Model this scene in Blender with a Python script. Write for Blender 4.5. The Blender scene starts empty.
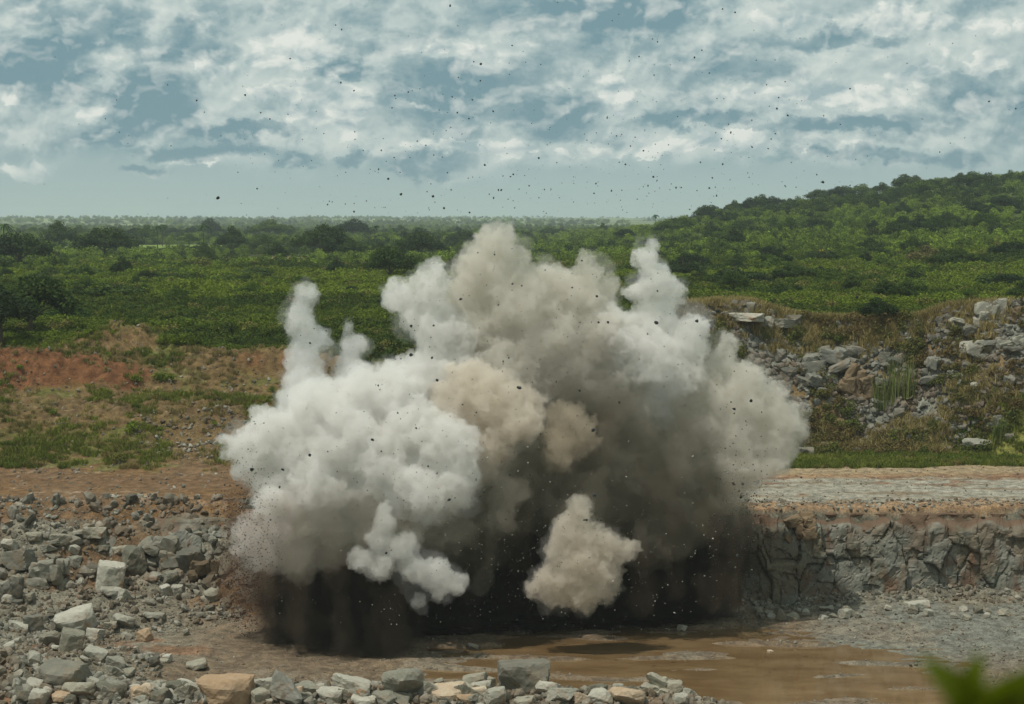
import bpy, bmesh, math, random
import numpy as np
from mathutils import Vector, Matrix, Euler
R = math.radians
random.seed(7)
rng = np.random.default_rng(11)
scene = bpy.context.scene
COL = scene.collection

# ------------------------------------------------------------------ camera
F_PX, CX, CY = 1911.0, 512.0, 352.0
CAM_Z, PITCH = 31.8, R(4.01)
cam_d = bpy.data.cameras.new('camera')
cam = bpy.data.objects.new('camera', cam_d); COL.objects.link(cam)
cam_d.sensor_width = 36.0
cam_d.lens = F_PX / 1024.0 * 36.0
cam_d.clip_start, cam_d.clip_end = 0.1, 60000
cam.location = (0, 0, CAM_Z)
cam.rotation_euler = (math.pi/2 - PITCH, 0, 0)
cam_d.dof.use_dof = True
cam_d.dof.focus_distance = 142
cam_d.dof.aperture_fstop = 2.0
scene.camera = cam

# ------------------------------------------------------------------ exposure and sampling
scene.view_settings.view_transform = 'Standard'
scene.view_settings.look = 'None'
scene.view_settings.exposure = 0.0
scene.view_settings.gamma = 1.0
cy = scene.cycles
cy.max_bounces = 9; cy.diffuse_bounces = 2; cy.glossy_bounces = 2
cy.transmission_bounces = 3; cy.volume_bounces = 7; cy.transparent_max_bounces = 8
cy.use_denoising = True
cy.sample_clamp_indirect = 6.0
cy.caustics_reflective = False; cy.caustics_refractive = False
cy.volume_step_rate = 1.0
cy.volume_max_steps = 256

# ------------------------------------------------------------------ sun
SUN_EL, SUN_AZ = R(67), R(-125)      # azimuth measured from +Y towards +X: high, over the left shoulder
sun_d = bpy.data.lights.new('sun', 'SUN')
sun_d.energy = 3.1; sun_d.angle = R(0.6); sun_d.color = (1.0, 0.955, 0.88)
sun = bpy.data.objects.new('sun', sun_d); COL.objects.link(sun)
sdir = Vector((math.sin(SUN_AZ)*math.cos(SUN_EL), math.cos(SUN_AZ)*math.cos(SUN_EL), math.sin(SUN_EL)))
sun.rotation_euler = sdir.to_track_quat('Z', 'Y').to_euler()

def P(px, py, Y):
    """pixel of the photograph -> point of the place at depth Y"""
    u, v = (px-CX)/F_PX, (CY-py)/F_PX
    dy = math.cos(PITCH) + v*math.sin(PITCH)
    dz = v*math.cos(PITCH) - math.sin(PITCH)
    return Vector((u/dy*Y, Y, CAM_Z + dz/dy*Y))

# ------------------------------------------------------------------ node helper
class NT:
    def __init__(s, tree): s.t = tree; s.n = tree.nodes; s.l = tree.links
    def new(s, typ, **kw):
        nd = s.n.new(typ)
        for k, v in kw.items():
            if k.startswith('i_'): s.put(nd.inputs[k[2:].replace('_', ' ')], v)
            elif k.startswith('n') and k[1:].isdigit(): s.put(nd.inputs[int(k[1:])], v)
            else: setattr(nd, k, v)
        return nd
    def put(s, sock, v):
        if isinstance(v, bpy.types.NodeSocket): s.l.new(v, sock)
        elif v is not None: sock.default_value = v
    def math(s, op, a, b=None, c=None, clamp=False):
        nd = s.n.new('ShaderNodeMath'); nd.operation = op; nd.use_clamp = clamp
        s.put(nd.inputs[0], a)
        if b is not None: s.put(nd.inputs[1], b)
        if c is not None: s.put(nd.inputs[2], c)
        return nd.outputs[0]
    def vmath(s, op, a, b=None):
        nd = s.n.new('ShaderNodeVectorMath'); nd.operation = op
        s.put(nd.inputs[0], a)
        if b is not None: s.put(nd.inputs[1], b)
        return nd.outputs['Value'] if op in ('LENGTH', 'DOT_PRODUCT') else nd.outputs[0]
    def mix(s, f, a, b, blend='MIX'):
        nd = s.n.new('ShaderNodeMix'); nd.data_type = 'RGBA'; nd.blend_type = blend
        s.put(nd.inputs[0], f)
        s.put(nd.inputs[6], c4(a)); s.put(nd.inputs[7], c4(b))
        return nd.outputs[2]
    def step(s, v, lo, hi, a=0.0, b=1.0):
        nd = s.n.new('ShaderNodeMapRange'); nd.interpolation_type = 'SMOOTHSTEP'
        s.put(nd.inputs[0], v); s.put(nd.inputs[1], lo); s.put(nd.inputs[2], hi); s.put(nd.inputs[3], a); s.put(nd.inputs[4], b)
        return nd.outputs[0]
    def noise(s, vec, scale, detail=4, rough=.55, dist=0.0, col=False):
        nd = s.n.new('ShaderNodeTexNoise')
        s.put(nd.inputs['Vector'], vec)
        nd.inputs['Scale'].default_value = scale; nd.inputs['Detail'].default_value = detail
        nd.inputs['Roughness'].default_value = rough; nd.inputs['Distortion'].default_value = dist
        return nd.outputs[1] if col else nd.outputs[0]
    def scalev(s, vec, sc):
        nd = s.n.new('ShaderNodeMapping'); s.put(nd.inputs[0], vec); nd.inputs[3].default_value = sc
        return nd.outputs[0]
def c4(c):
    if isinstance(c, bpy.types.NodeSocket) or c is None: return c
    return (c[0], c[1], c[2], 1.0)
def srgb(r, g, b):
    f = lambda x: (x/255/12.92) if x/255 <= .04045 else ((x/255+.055)/1.055)**2.4
    return (f(r), f(g), f(b))

# ------------------------------------------------------------------ sky: Nishita air under broken cumulus
world = bpy.data.worlds.new('World'); scene.world = world; world.use_nodes = True
W = NT(world.node_tree)
for nd in list(W.n): W.n.remove(nd)
_n3 = W.noise
def _n2(*a, **k):
    r = _n3(*a, **k); r.node.noise_dimensions = '2D'; return r
W.noise = _n2
tc = W.new('ShaderNodeTexCoord').outputs['Generated']
sky = W.new('ShaderNodeTexSky', sky_type='NISHITA', sun_disc=False, sun_elevation=SUN_EL, sun_rotation=SUN_AZ, air_density=1.0, dust_density=2.0, ozone_density=1.5)
sep = W.new('ShaderNodeSeparateXYZ', n0=tc)
ay = W.math('MAXIMUM', W.math('ABSOLUTE', sep.outputs[1]), 0.25)
az = W.math('DIVIDE', sep.outputs[0], ay)           # units: tangent of azimuth
el = W.math('DIVIDE', sep.outputs[2], ay)
base = W.new('ShaderNodeCombineXYZ', n0=az, n1=el, n2=0.0).outputs[0]
# cloud coordinates: flattened towards the horizon
cc = W.new('ShaderNodeCombineXYZ', n0=W.math('MULTIPLY', az, 1.0), n1=W.math('MULTIPLY', el, 1.4), n2=W.math('MULTIPLY', sep.outputs[1], .3)).outputs[0]
wob = W.noise(cc, 16, 5, .6, col=True)
wobv = W.vmath('SCALE', W.vmath('SUBTRACT', wob, (.5, .5, .5)))
wobv.node.inputs[3].default_value = 0.022
wob2 = W.noise(cc, 70, 4, .6, col=True)
wobv2 = W.vmath('SCALE', W.vmath('SUBTRACT', wob2, (.5, .5, .5)))
wobv2.node.inputs[3].default_value = 0.014
pw = W.vmath('ADD', W.vmath('ADD', base, wobv), wobv2)
def blob(px, py, rx, ry, soft=.45):
    az0, el0 = (px-CX)/F_PX, (218-py)/F_PX
    d = W.vmath('SUBTRACT', pw, (az0, el0, 0))
    d = W.vmath('MULTIPLY', d, (F_PX/rx, F_PX/ry, 0))
    return W.step(W.vmath('LENGTH', d), 1.35, 1.0-soft)
def blobs(lst):
    out = None
    for b in lst:
        v = blob(*b)
        out = v if out is None else W.math('MAXIMUM', out, v)
    return out
n1 = W.noise(cc, 12, 9, .56, .2)
n2 = W.noise(cc, 40, 9, .62, .1)
ccu = W.vmath('ADD', cc, (-.004, .0095, 0))
rel = W.math('ADD', W.math('MULTIPLY', W.math('SUBTRACT', W.noise(cc, 34, 6, .55), W.noise(ccu, 34, 6, .55)), .45), W.math('MULTIPLY', W.math('SUBTRACT', n1, W.noise(ccu, 12, 9, .56, .2)), .9))
n3 = W.noise(W.vmath('ADD', cc, (3.1, 1.7, .4)), 42, 9, .64, .2)
# puffs: white heads over grey-blue undersides
puff = W.math('ADD', W.math('MULTIPLY', n1, .6), W.math('MULTIPLY', n2, .4))
bright = blobs([(110,108,34,17),(100,62,36,9),(205,58,16,30),(70,35,60,9),(265,97,16,9),(330,108,58,34),(300,50,120,26),(590,80,60,38),(20,100,24,9),(30,165,30,10),
                (735,92,36,12),(945,78,60,12),(480,50,70,12),(700,148,210,9),(470,148,80,9),(985,65,24,12),(415,105,22,4),(890,20,120,14),(800,100,90,16),(190,160,30,7)])
dark = blobs([(50,75,60,34),(150,105,48,32),(250,130,60,8),(350,70,30,12),(190,48,60,20),(450,98,78,38),(428,166,52,17),(355,163,22,9),(635,12,100,22),(835,38,70,12),(960,85,40,22),
              (560,115,40,22),(120,135,26,10),(200,152,70,8),(150,172,26,8),(690,125,70,9),(870,158,100,7),(955,160,30,12),(295,160,30,7),(845,130,60,7)])
cover = W.step(W.math('ADD', el, W.math('MULTIPLY', W.math('SUBTRACT', n1, .5), .035)), .020, .040)
S = lambda v, k: W.math('MULTIPLY', W.math('SUBTRACT', v, .5), k)
L = W.math('ADD', W.math('ADD', S(n1, 1.5), S(n2, .7)), W.math('MULTIPLY', rel, 1.5))
L = W.math('ADD', L, W.math('ADD', S(n3, .55), .58))
L = W.math('ADD', L, W.math('SUBTRACT', W.math('MULTIPLY', bright, .26), W.math('MULTIPLY', dark, .55)))
def vor(vec, sc, det=3, rough=.55):
    nd = W.new('ShaderNodeTexVoronoi', voronoi_dimensions='2D', feature='F1', normalize=True)
    W.put(nd.inputs['Vector'], vec); nd.inputs['Scale'].default_value = sc; nd.inputs['Detail'].default_value = det
    nd.inputs['Roughness'].default_value = rough
    return W.math('SUBTRACT', 1.0, nd.outputs['Distance'])
ccw = W.vmath('ADD', cc, W.vmath('MULTIPLY', W.vmath('SUBTRACT', wob, (.5,.5,.5)), (.035,.02,.02)))
ccwu = W.vmath('ADD', ccw, (-.003, .006, 0))
v1 = vor(ccw, 30); v1u = vor(ccwu, 30)
vrel = W.math('SUBTRACT', v1, v1u)
slate = srgb(116,148,158); mid = srgb(152,174,177); pale = srgb(190,204,200); white = srgb(228,232,224)
lin = lambda v, a, b: W.math('DIVIDE', W.math('SUBTRACT', v, a), b-a, clamp=True)
cl = W.mix(lin(L, .10, .42), slate, mid)
cl = W.mix(lin(L, .42, .72), cl, pale)
cl = W.mix(W.math('MULTIPLY', vrel, 3.2, clamp=True), cl, white)
cl = W.mix(W.math('MULTIPLY', W.math('MULTIPLY', vrel, -2.2), 1.0, clamp=True), cl, slate)
hd = W.math('ADD', W.math('ADD', W.math('MULTIPLY', bright, .34), W.math('MULTIPLY', v1, .75)), W.math('ADD', S(n1, .9), W.math('MULTIPLY', dark, -.22)))
heads = W.math('MULTIPLY', W.step(hd, .75, .86), W.step(el, .016, .030))
hc = W.mix(lin(W.math('ADD', vrel, W.math('MULTIPLY', W.math('SUBTRACT', n2, .5), .35)), -.12, .12), srgb(158,180,183), white)
air = W.mix(W.step(el, 0.0, .05), srgb(176,197,194), srgb(154,184,187))
nis = W.new('ShaderNodeVectorMath', operation='SCALE', n0=sky.outputs[0]); nis.inputs[3].default_value = .10
air = W.mix(.16, air, nis.outputs[0])
mask = W.math('MAXIMUM', W.math('MULTIPLY', cover, .95), W.math('MULTIPLY', W.math('MAXIMUM', bright, dark), .92))
col = W.mix(heads, W.mix(mask, air, cl), hc)
bg = W.new('ShaderNodeBackground', i_Color=col, i_Strength=1.0)
wo = W.new('ShaderNodeOutputWorld', n0=bg.outputs[0])
world.cycles.sampling_method = 'MANUAL'; world.cycles.sample_map_resolution = 256

# ------------------------------------------------------------------ object helpers
def tag(o, label=None, cat=None, group=None, kind=None):
    if label: o['label'] = label
    if cat: o['category'] = cat
    if group: o['group'] = group
    if kind: o['kind'] = kind
    return o
def empty(name, loc=(0,0,0), rz=0):
    o = bpy.data.objects.new(name, None); COL.objects.link(o)
    o.location = loc; o.rotation_euler = (0,0,rz); o.empty_display_size = .3
    return o
def link(name, me, mat=None, parent=None, loc=None):
    o = bpy.data.objects.new(name, me); COL.objects.link(o)
    if mat is not None and not me.materials: me.materials.append(mat)
    if parent is not None: o.parent = parent
    if loc is not None: o.location = loc
    return o
def np_mesh(name, V, Fc, smooth=False, attrs=None):
    """V (n,3), Fc (m,k) constant k"""
    me = bpy.data.meshes.new(name)
    V = np.asarray(V, np.float32); Fc = np.asarray(Fc, np.int32)
    m, k = Fc.shape
    me.vertices.add(len(V)); me.vertices.foreach_set('co', V.ravel())
    me.loops.add(m*k); me.loops.foreach_set('vertex_index', Fc.ravel())
    me.polygons.add(m)
    me.polygons.foreach_set('loop_start', np.arange(0, m*k, k, dtype=np.int32))
    me.polygons.foreach_set('use_smooth', np.full(m, smooth))
    me.update(calc_edges=True)
    for a, (dom, typ, arr) in (attrs or {}).items():
        at = me.attributes.new(a, typ, dom)
        at.data.foreach_set('color' if typ == 'FLOAT_COLOR' else 'value', np.asarray(arr, np.float32).ravel())
    return me

# vectorised gradient noise
_perm = np.random.default_rng(5).permutation(4096).astype(np.int64)
_grad = np.random.default_rng(6).normal(size=(4096, 3)); _grad /= np.linalg.norm(_grad, axis=1)[:, None]
def _hash(i, j, k): return _perm[(_perm[(_perm[i & 4095] + j) & 4095] + k) & 4095]
def gnoise(p):
    p = np.asarray(p, float); i = np.floor(p).astype(np.int64); f = p - i
    u = f*f*f*(f*(f*6-15)+10)
    out = 0
    for dx in (0,1):
        for dy in (0,1):
            for dz in (0,1):
                g = _grad[_hash(i[:,0]+dx, i[:,1]+dy, i[:,2]+dz)]
                d = (g*(f-np.array([dx,dy,dz]))).sum(1)
                w = (u[:,0] if dx else 1-u[:,0])*(u[:,1] if dy else 1-u[:,1])*(u[:,2] if dz else 1-u[:,2])
                out = out + d*w
    return out*1.5
def fbm(p, o=4, g=.5):
    a, s, out = 1.0, 1.0, 0
    for k in range(o): out = out + a*gnoise(np.asarray(p)*s + 17.3*k); a *= g; s *= 2.03
    return out
def billow(p, o=3, g=.5):
    a, s, out = 1.0, 1.0, 0
    for k in range(o): out = out + a*(1-np.abs(gnoise(np.asarray(p)*s + 9.1*k))*2.2); a *= g; s *= 2.1
    return out

# ------------------------------------------------------------------ smoke volumes
def vol_mat(name, color, density, aniso=0.0, emis=None):
    m = bpy.data.materials.new(name); m.use_nodes = True
    N = NT(m.node_tree)
    for nd in list(N.n): N.n.remove(nd)
    pv = N.new('ShaderNodeVolumePrincipled')
    pv.inputs['Color'].default_value = c4(color); pv.inputs['Density'].default_value = density
    pv.inputs['Anisotropy'].default_value = aniso
    out = N.new('ShaderNodeOutputMaterial'); N.l.new(pv.outputs[0], out.inputs['Volume'])
    return m
def puff_mesh(name, spheres, voxel=.22, amp=(.9,.4,.2,.1), sc=(.3,.75,1.8,3.6), streak=0.0, off=0.0):
    """union of soft lobes (px, py, radius px, depth Y), swollen into cauliflower billows"""
    bm = bmesh.new()
    for s in spheres:
        px, py, r, Y = s[:4]
        c = P(px, py, Y); rr = r/F_PX*Y
        ry = s[4] if len(s) > 4 else 1.0
        bmesh.ops.create_icosphere(bm, subdivisions=3, radius=1.0, matrix=Matrix.Translation(c) @ Matrix.Diagonal((rr, rr*.95, rr*ry, 1)))
    me = bpy.data.meshes.new('tmp'); bm.to_mesh(me); bm.free()
    o = bpy.data.objects.new('tmp', me); COL.objects.link(o)
    md = o.modifiers.new('r', 'REMESH'); md.mode = 'VOXEL'; md.voxel_size = voxel
    sm = o.modifiers.new('s', 'SMOOTH'); sm.iterations = 6; sm.factor = .6
    dg = bpy.context.evaluated_depsgraph_get()
    rmin = min(s[2]/F_PX*s[3] for s in spheres)
    ev = o.evaluated_get(dg)
    m2 = bpy.data.meshes.new_from_object(ev)
    bpy.data.objects.remove(o); bpy.data.meshes.remove(me)
    for k_, (a_, s_) in enumerate(zip(amp, sc)):
        if k_ == 2:      # after the broad swell a second remesh leaves one clean closed skin for the fine billows
            o = bpy.data.objects.new('tmp', m2); COL.objects.link(o)
            md = o.modifiers.new('r', 'REMESH'); md.mode = 'VOXEL'; md.voxel_size = voxel*.75
            m3 = bpy.data.meshes.new_from_object(o.evaluated_get(bpy.context.evaluated_depsgraph_get()))
            bpy.data.objects.remove(o); bpy.data.meshes.remove(m2); m2 = m3
        m2.update(); n = len(m2.vertices)
        co = np.empty(n*3, np.float32); m2.vertices.foreach_get('co', co); co = co.reshape(-1,3).astype(float)
        no = np.empty(n*3, np.float32); m2.vertices.foreach_get('normal', no); no = no.reshape(-1,3)
        if off: co = co + no*off/len(amp)
        q = co*s_ + np.array([0, 0, 3.3 + off*40])
        if streak: q = q*np.array([1, 1, streak])
        d = billow(q, 2, .5) - .75
        co = co + no*np.maximum(d*a_, -.95*rmin*a_/sum(amp))[:,None]
        m2.vertices.foreach_set('co', co.astype(np.float32).ravel())
    m2.update(); m2.name = name
    m2.polygons.foreach_set('use_smooth', np.ones(len(m2.polygons), bool))
    return m2
Mw = vol_mat('white_smoke', (.965,.955,.92), .85)
Mg = vol_mat('grey_smoke', (.865,.835,.765), .65)
Mpk = vol_mat('pinkish_smoke', (.88,.82,.77), .5)
Mh1 = vol_mat('white_mist', (.97,.965,.95), .10)
Mh2 = vol_mat('grey_mist', (.88,.85,.78), .10)
Mt = vol_mat('tan_smoke', (.88,.82,.72), .8)
Mth = vol_mat('thin_smoke', (.975,.97,.95), .5)
Mtd = vol_mat('brown_smoke', (.74,.65,.51), .42)
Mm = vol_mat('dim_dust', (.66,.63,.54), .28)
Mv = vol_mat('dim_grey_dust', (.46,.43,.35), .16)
Mbs = vol_mat('brown_streak_dust', (.36,.28,.19), .06)
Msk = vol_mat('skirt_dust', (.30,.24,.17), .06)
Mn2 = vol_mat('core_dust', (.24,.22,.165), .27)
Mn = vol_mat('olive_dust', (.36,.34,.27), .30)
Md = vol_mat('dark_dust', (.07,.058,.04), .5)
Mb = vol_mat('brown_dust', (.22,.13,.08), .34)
cloud = empty('blast_cloud', P(500, 640, 146))
tag(cloud, 'huge billowing cloud of white smoke and dark dust thrown up by the blast', 'blast cloud')
def plume(name, mat, sph, label=None, **kw):
    halo = {'white_smoke': Mh1, 'thin_smoke': Mh1, 'grey_smoke': Mh2, 'tan_smoke': Mh2, 'pinkish_smoke': Mh2}.get(mat.name)
    me = puff_mesh(name, sph, **kw)
    o = link(name, me, mat, cloud)
    o.matrix_parent_inverse = Matrix.Translation(-cloud.location)
    if halo and name == 'smoke_plume':
        k2 = dict(kw); k2['amp'] = (.8, .6, .35); k2['off'] = .22; k2['voxel'] = .3
        h = link('mist', puff_mesh('mist', sph, **k2), halo, o)
    if label: o['label'] = label
    return o
plume('smoke_plume', Mth, [(306,296,12,146),(300,318,17,146),(313,340,18,146),(302,362,19,146),(306,385,22,145),(300,412,26,144),(318,420,30,144)], 'tall thin white column at the left of the cloud', amp=(0.55,0.44,0.22,.09), voxel=.22)
plume('smoke_plume', Mth, [(350,328,6,148),(356,345,12,148),(347,365,15,148),(358,380,22,147),(355,412,34,146)], 'small faint wisp beside the thin column', amp=(0.50,0.38,0.20,.09), voxel=.22)
plume('smoke_plume', Mw, [(240,447,20,141),(256,468,20,141),(272,432,26,141),(292,452,30,141),(318,412,30,142),(345,440,38,141),(362,395,28,143),(395,400,34,143),(415,432,36,141),(445,450,34,140),(452,480,28,139),(420,492,34,139),(380,470,44,141),(320,485,38,140),(285,500,30,140),(330,505,30,142),(360,500,32,143),(462,497,18,139)], 'broad white billow at the left of the cloud', amp=(0.70,0.62,0.27,.09))
plume('smoke_plume', Mpk, [(252,530,16,139),(246,545,12,139),(268,545,20,139),(280,520,26,139),(262,560,14,139),(295,555,18,139)], 'pinkish white lobe low at the left edge of the cloud', amp=(0.60,0.56,0.27,.09))
plume('smoke_plume', Mw, [(400,296,17,147),(415,318,20,147),(434,275,14,147),(428,292,20,147),(430,322,24,147),(448,340,26,147),(436,366,28,147),(455,385,34,146),(408,390,34,145)], 'white plume with a flat shoulder left of the highest top', amp=(0.60,0.50,0.27,.09))
plume('smoke_plume', Mg, [(493,240,20,150),(508,255,20,150),(478,272,26,150),(470,300,28,150),(500,288,32,150),(520,312,40,150),(466,340,34,149),(545,285,26,151),(565,300,30,151),(592,268,15,151),(598,285,18,151),(585,310,30,151),(603,340,32,150),(545,345,46,150),(500,375,46,149),(560,385,50,150),(610,385,40,150)], 'highest grey beige billow in the middle of the cloud', amp=(0.75,0.62,0.30,.09))
plume('smoke_plume', Mt, [(495,405,34,143),(470,382,24,144),(520,425,24,142),(528,400,14,143),(455,412,32,143),(490,440,34,143),(470,460,30,142)], 'tan billow in the middle of the cloud', amp=(0.70,0.50,0.27,.09))
plume('smoke_plume', Mw, [(653,246,11,150),(646,262,14,150),(655,280,18,150),(640,290,14,150),(670,296,15,150),(655,322,24,150),(632,345,28,149),(655,362,34,149),(692,326,16,149),(684,345,22,149),(610,328,24,150),(622,372,32,150),(676,378,28,149),(650,400,34,150)], 'white column topped by a round knob right of centre', amp=(0.55,0.50,0.27,.09))
plume('smoke_plume', Mg, [(728,345,12,150),(722,362,17,150),(700,380,20,149),(712,402,26,149),(745,378,20,149),(742,405,30,149),(776,395,14,149),(775,420,26,149),(797,408,8,149),(797,428,14,149),(765,445,30,149),(735,440,34,149),(705,430,28,149),(738,472,26,148),(772,462,20,148),(710,465,26,149),(690,410,20,149)], 'pale billow at the right edge of the cloud', amp=(0.70,0.56,0.30,.09))
plume('smoke_plume', Mw, [(389,498,7,136),(387,507,8,136),(385,522,11,136),(380,540,13,136),(362,560,13,136),(380,565,16,136),(404,548,15,136),(412,568,16,136),(434,574,16,136),(455,586,12,136),(440,592,9,136),(418,600,9,136)], 'small pointed white puff low in front of the dark dust', amp=(0.40,0.38,0.20,.09), voxel=.17)
plume('smoke_plume', Mt, [(580,510,12,138),(572,528,16,138),(590,535,16,138),(560,552,18,138),(605,548,16,138),(625,552,12,138),(580,560,24,138),(555,576,18,138),(600,574,20,138),(580,590,20,138),(556,594,14,138),(603,592,12,138),(535,585,10,138)], 'round beige puff low in front of the dark dust', amp=(0.50,0.50,0.27,.09), voxel=.17)
plume('smoke_plume', Mtd, [(558,412,12,142),(572,420,18,142),(560,436,20,142),(582,438,16,142),(562,455,16,142),(590,420,10,142)], 'small brown swirl beside the tan billow', amp=(0.50,0.44,0.27,.09), voxel=.18)
plume('smoke_wisp', Mv, [(503,508,6,139),(500,520,7,139),(497,532,8,139),(493,545,9,139),(489,558,10,139),(485,571,11,139),(481,584,11,139)], 'faint grey streak rising from the dark dust', amp=(0.50,0.38,0.20,.09), voxel=.2)
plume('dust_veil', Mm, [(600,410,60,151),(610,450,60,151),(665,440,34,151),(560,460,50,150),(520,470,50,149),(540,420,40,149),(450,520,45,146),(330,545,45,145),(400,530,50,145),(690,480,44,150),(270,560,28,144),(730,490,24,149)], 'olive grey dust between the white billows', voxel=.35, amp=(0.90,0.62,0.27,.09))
plume('dust_veil', Mv, [(590,400,36,146),(622,430,42,146),(600,470,46,145),(640,480,44,146),(556,352,16,147),(560,470,30,144),(690,500,42,146),(725,495,28,146),(688,425,16,146),(680,460,34,145),(560,500,36,143),(520,470,22,142),(600,500,50,144),(650,520,50,145),(590,360,26,147),(330,535,34,137),(300,560,26,137),(365,520,30,137),(400,530,26,137),(335,500,22,137),(450,530,30,139),(500,500,30,140)], 'dim grey dust put in front of the white billows to shade them', voxel=.3, amp=(1.0,.6,.25))  # dim dust that also adds shade to the lower billows by its colour
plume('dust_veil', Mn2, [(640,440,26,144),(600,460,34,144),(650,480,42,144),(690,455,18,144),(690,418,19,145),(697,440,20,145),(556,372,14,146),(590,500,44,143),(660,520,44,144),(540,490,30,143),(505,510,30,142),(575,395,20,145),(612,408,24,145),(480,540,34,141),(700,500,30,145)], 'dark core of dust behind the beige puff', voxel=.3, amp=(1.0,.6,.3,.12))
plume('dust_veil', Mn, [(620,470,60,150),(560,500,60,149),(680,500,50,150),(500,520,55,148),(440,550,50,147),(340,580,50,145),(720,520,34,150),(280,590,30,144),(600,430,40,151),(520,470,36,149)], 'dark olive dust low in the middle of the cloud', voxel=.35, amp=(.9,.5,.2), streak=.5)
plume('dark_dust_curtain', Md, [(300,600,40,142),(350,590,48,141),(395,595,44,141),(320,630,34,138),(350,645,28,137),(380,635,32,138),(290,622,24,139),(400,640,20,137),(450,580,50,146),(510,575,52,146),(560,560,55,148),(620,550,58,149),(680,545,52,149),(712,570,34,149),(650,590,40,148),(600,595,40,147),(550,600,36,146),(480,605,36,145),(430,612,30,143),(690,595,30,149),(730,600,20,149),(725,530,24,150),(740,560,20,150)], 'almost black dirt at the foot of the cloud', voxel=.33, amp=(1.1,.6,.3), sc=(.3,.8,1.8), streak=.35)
plume('brown_dust_veil', Mb, [(236,500,14,143),(238,530,20,143),(245,560,26,143),(255,590,28,142),(278,616,24,141),(232,590,16,142),(300,560,30,143),(285,590,24,142)], 'reddish brown dirt falling at the left foot of the cloud', voxel=.28, amp=(.8,.5,.3), sc=(.35,.9,2.0), streak=.4)

rs = random.Random(12)
foot = lambda px: np.interp(px, [225,262,290,330,395,412,440,520,600,700,745,770], [600,632,650,662,660,640,632,630,627,625,620,600])
def ystand(py): return CAM_Z*F_PX/(py-218.0)
cols, cols2 = [], []
px = 272
while px < 748:
    b_ = foot(px) + rs.uniform(-16, 3); Y = min(ystand(b_)+rs.uniform(-.5,2), 150.5); r0 = rs.uniform(7, 14)
    for t in range(5): cols.append((px+rs.uniform(-4,4), b_-r0*.8-t*17, r0*(1+.12*t), Y))
    px += rs.uniform(8, 15)
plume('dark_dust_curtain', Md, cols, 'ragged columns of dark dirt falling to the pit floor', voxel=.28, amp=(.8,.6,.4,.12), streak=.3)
for px0, top_, bot_, n_ in [(300,500,640,9),(335,520,650,9),(372,590,655,5),(398,600,652,4),(262,520,618,7),(470,560,625,5),(640,470,600,8),(672,480,590,7),(705,470,600,8),(520,470,560,6),(600,420,500,5),(735,480,600,7)]:
    x = px0; Y = (136 if px0 < 410 else 142)
    for t in range(n_): cols2.append((x+rs.uniform(-5,5), top_+(bot_-top_)*t/(n_-1), rs.uniform(8,15), Y)); x += rs.uniform(-3,3)
skirt = [(x, foot(x)-3+rs.uniform(-4,3), rs.uniform(8,15), min(ystand(foot(x)-1)-.5, 150.5)) for x in np.arange(262, 756, 11)]
plume('dust_skirt', Msk, skirt, 'low dust rolling out along the pit floor', voxel=.28, amp=(.8,.6,.3,.12))
for side, lb in ((0, 'brown streaks of dust rising through the dark dirt at the left'), (1, 'brown streaks of dust rising through the dark dirt at the right')):
    plume('dust_streaks', Mbs, [c for c in cols2 if (c[0] > 425) == bool(side)], lb, voxel=.26, amp=(.8,.6,.35,.12), streak=.3)

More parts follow.
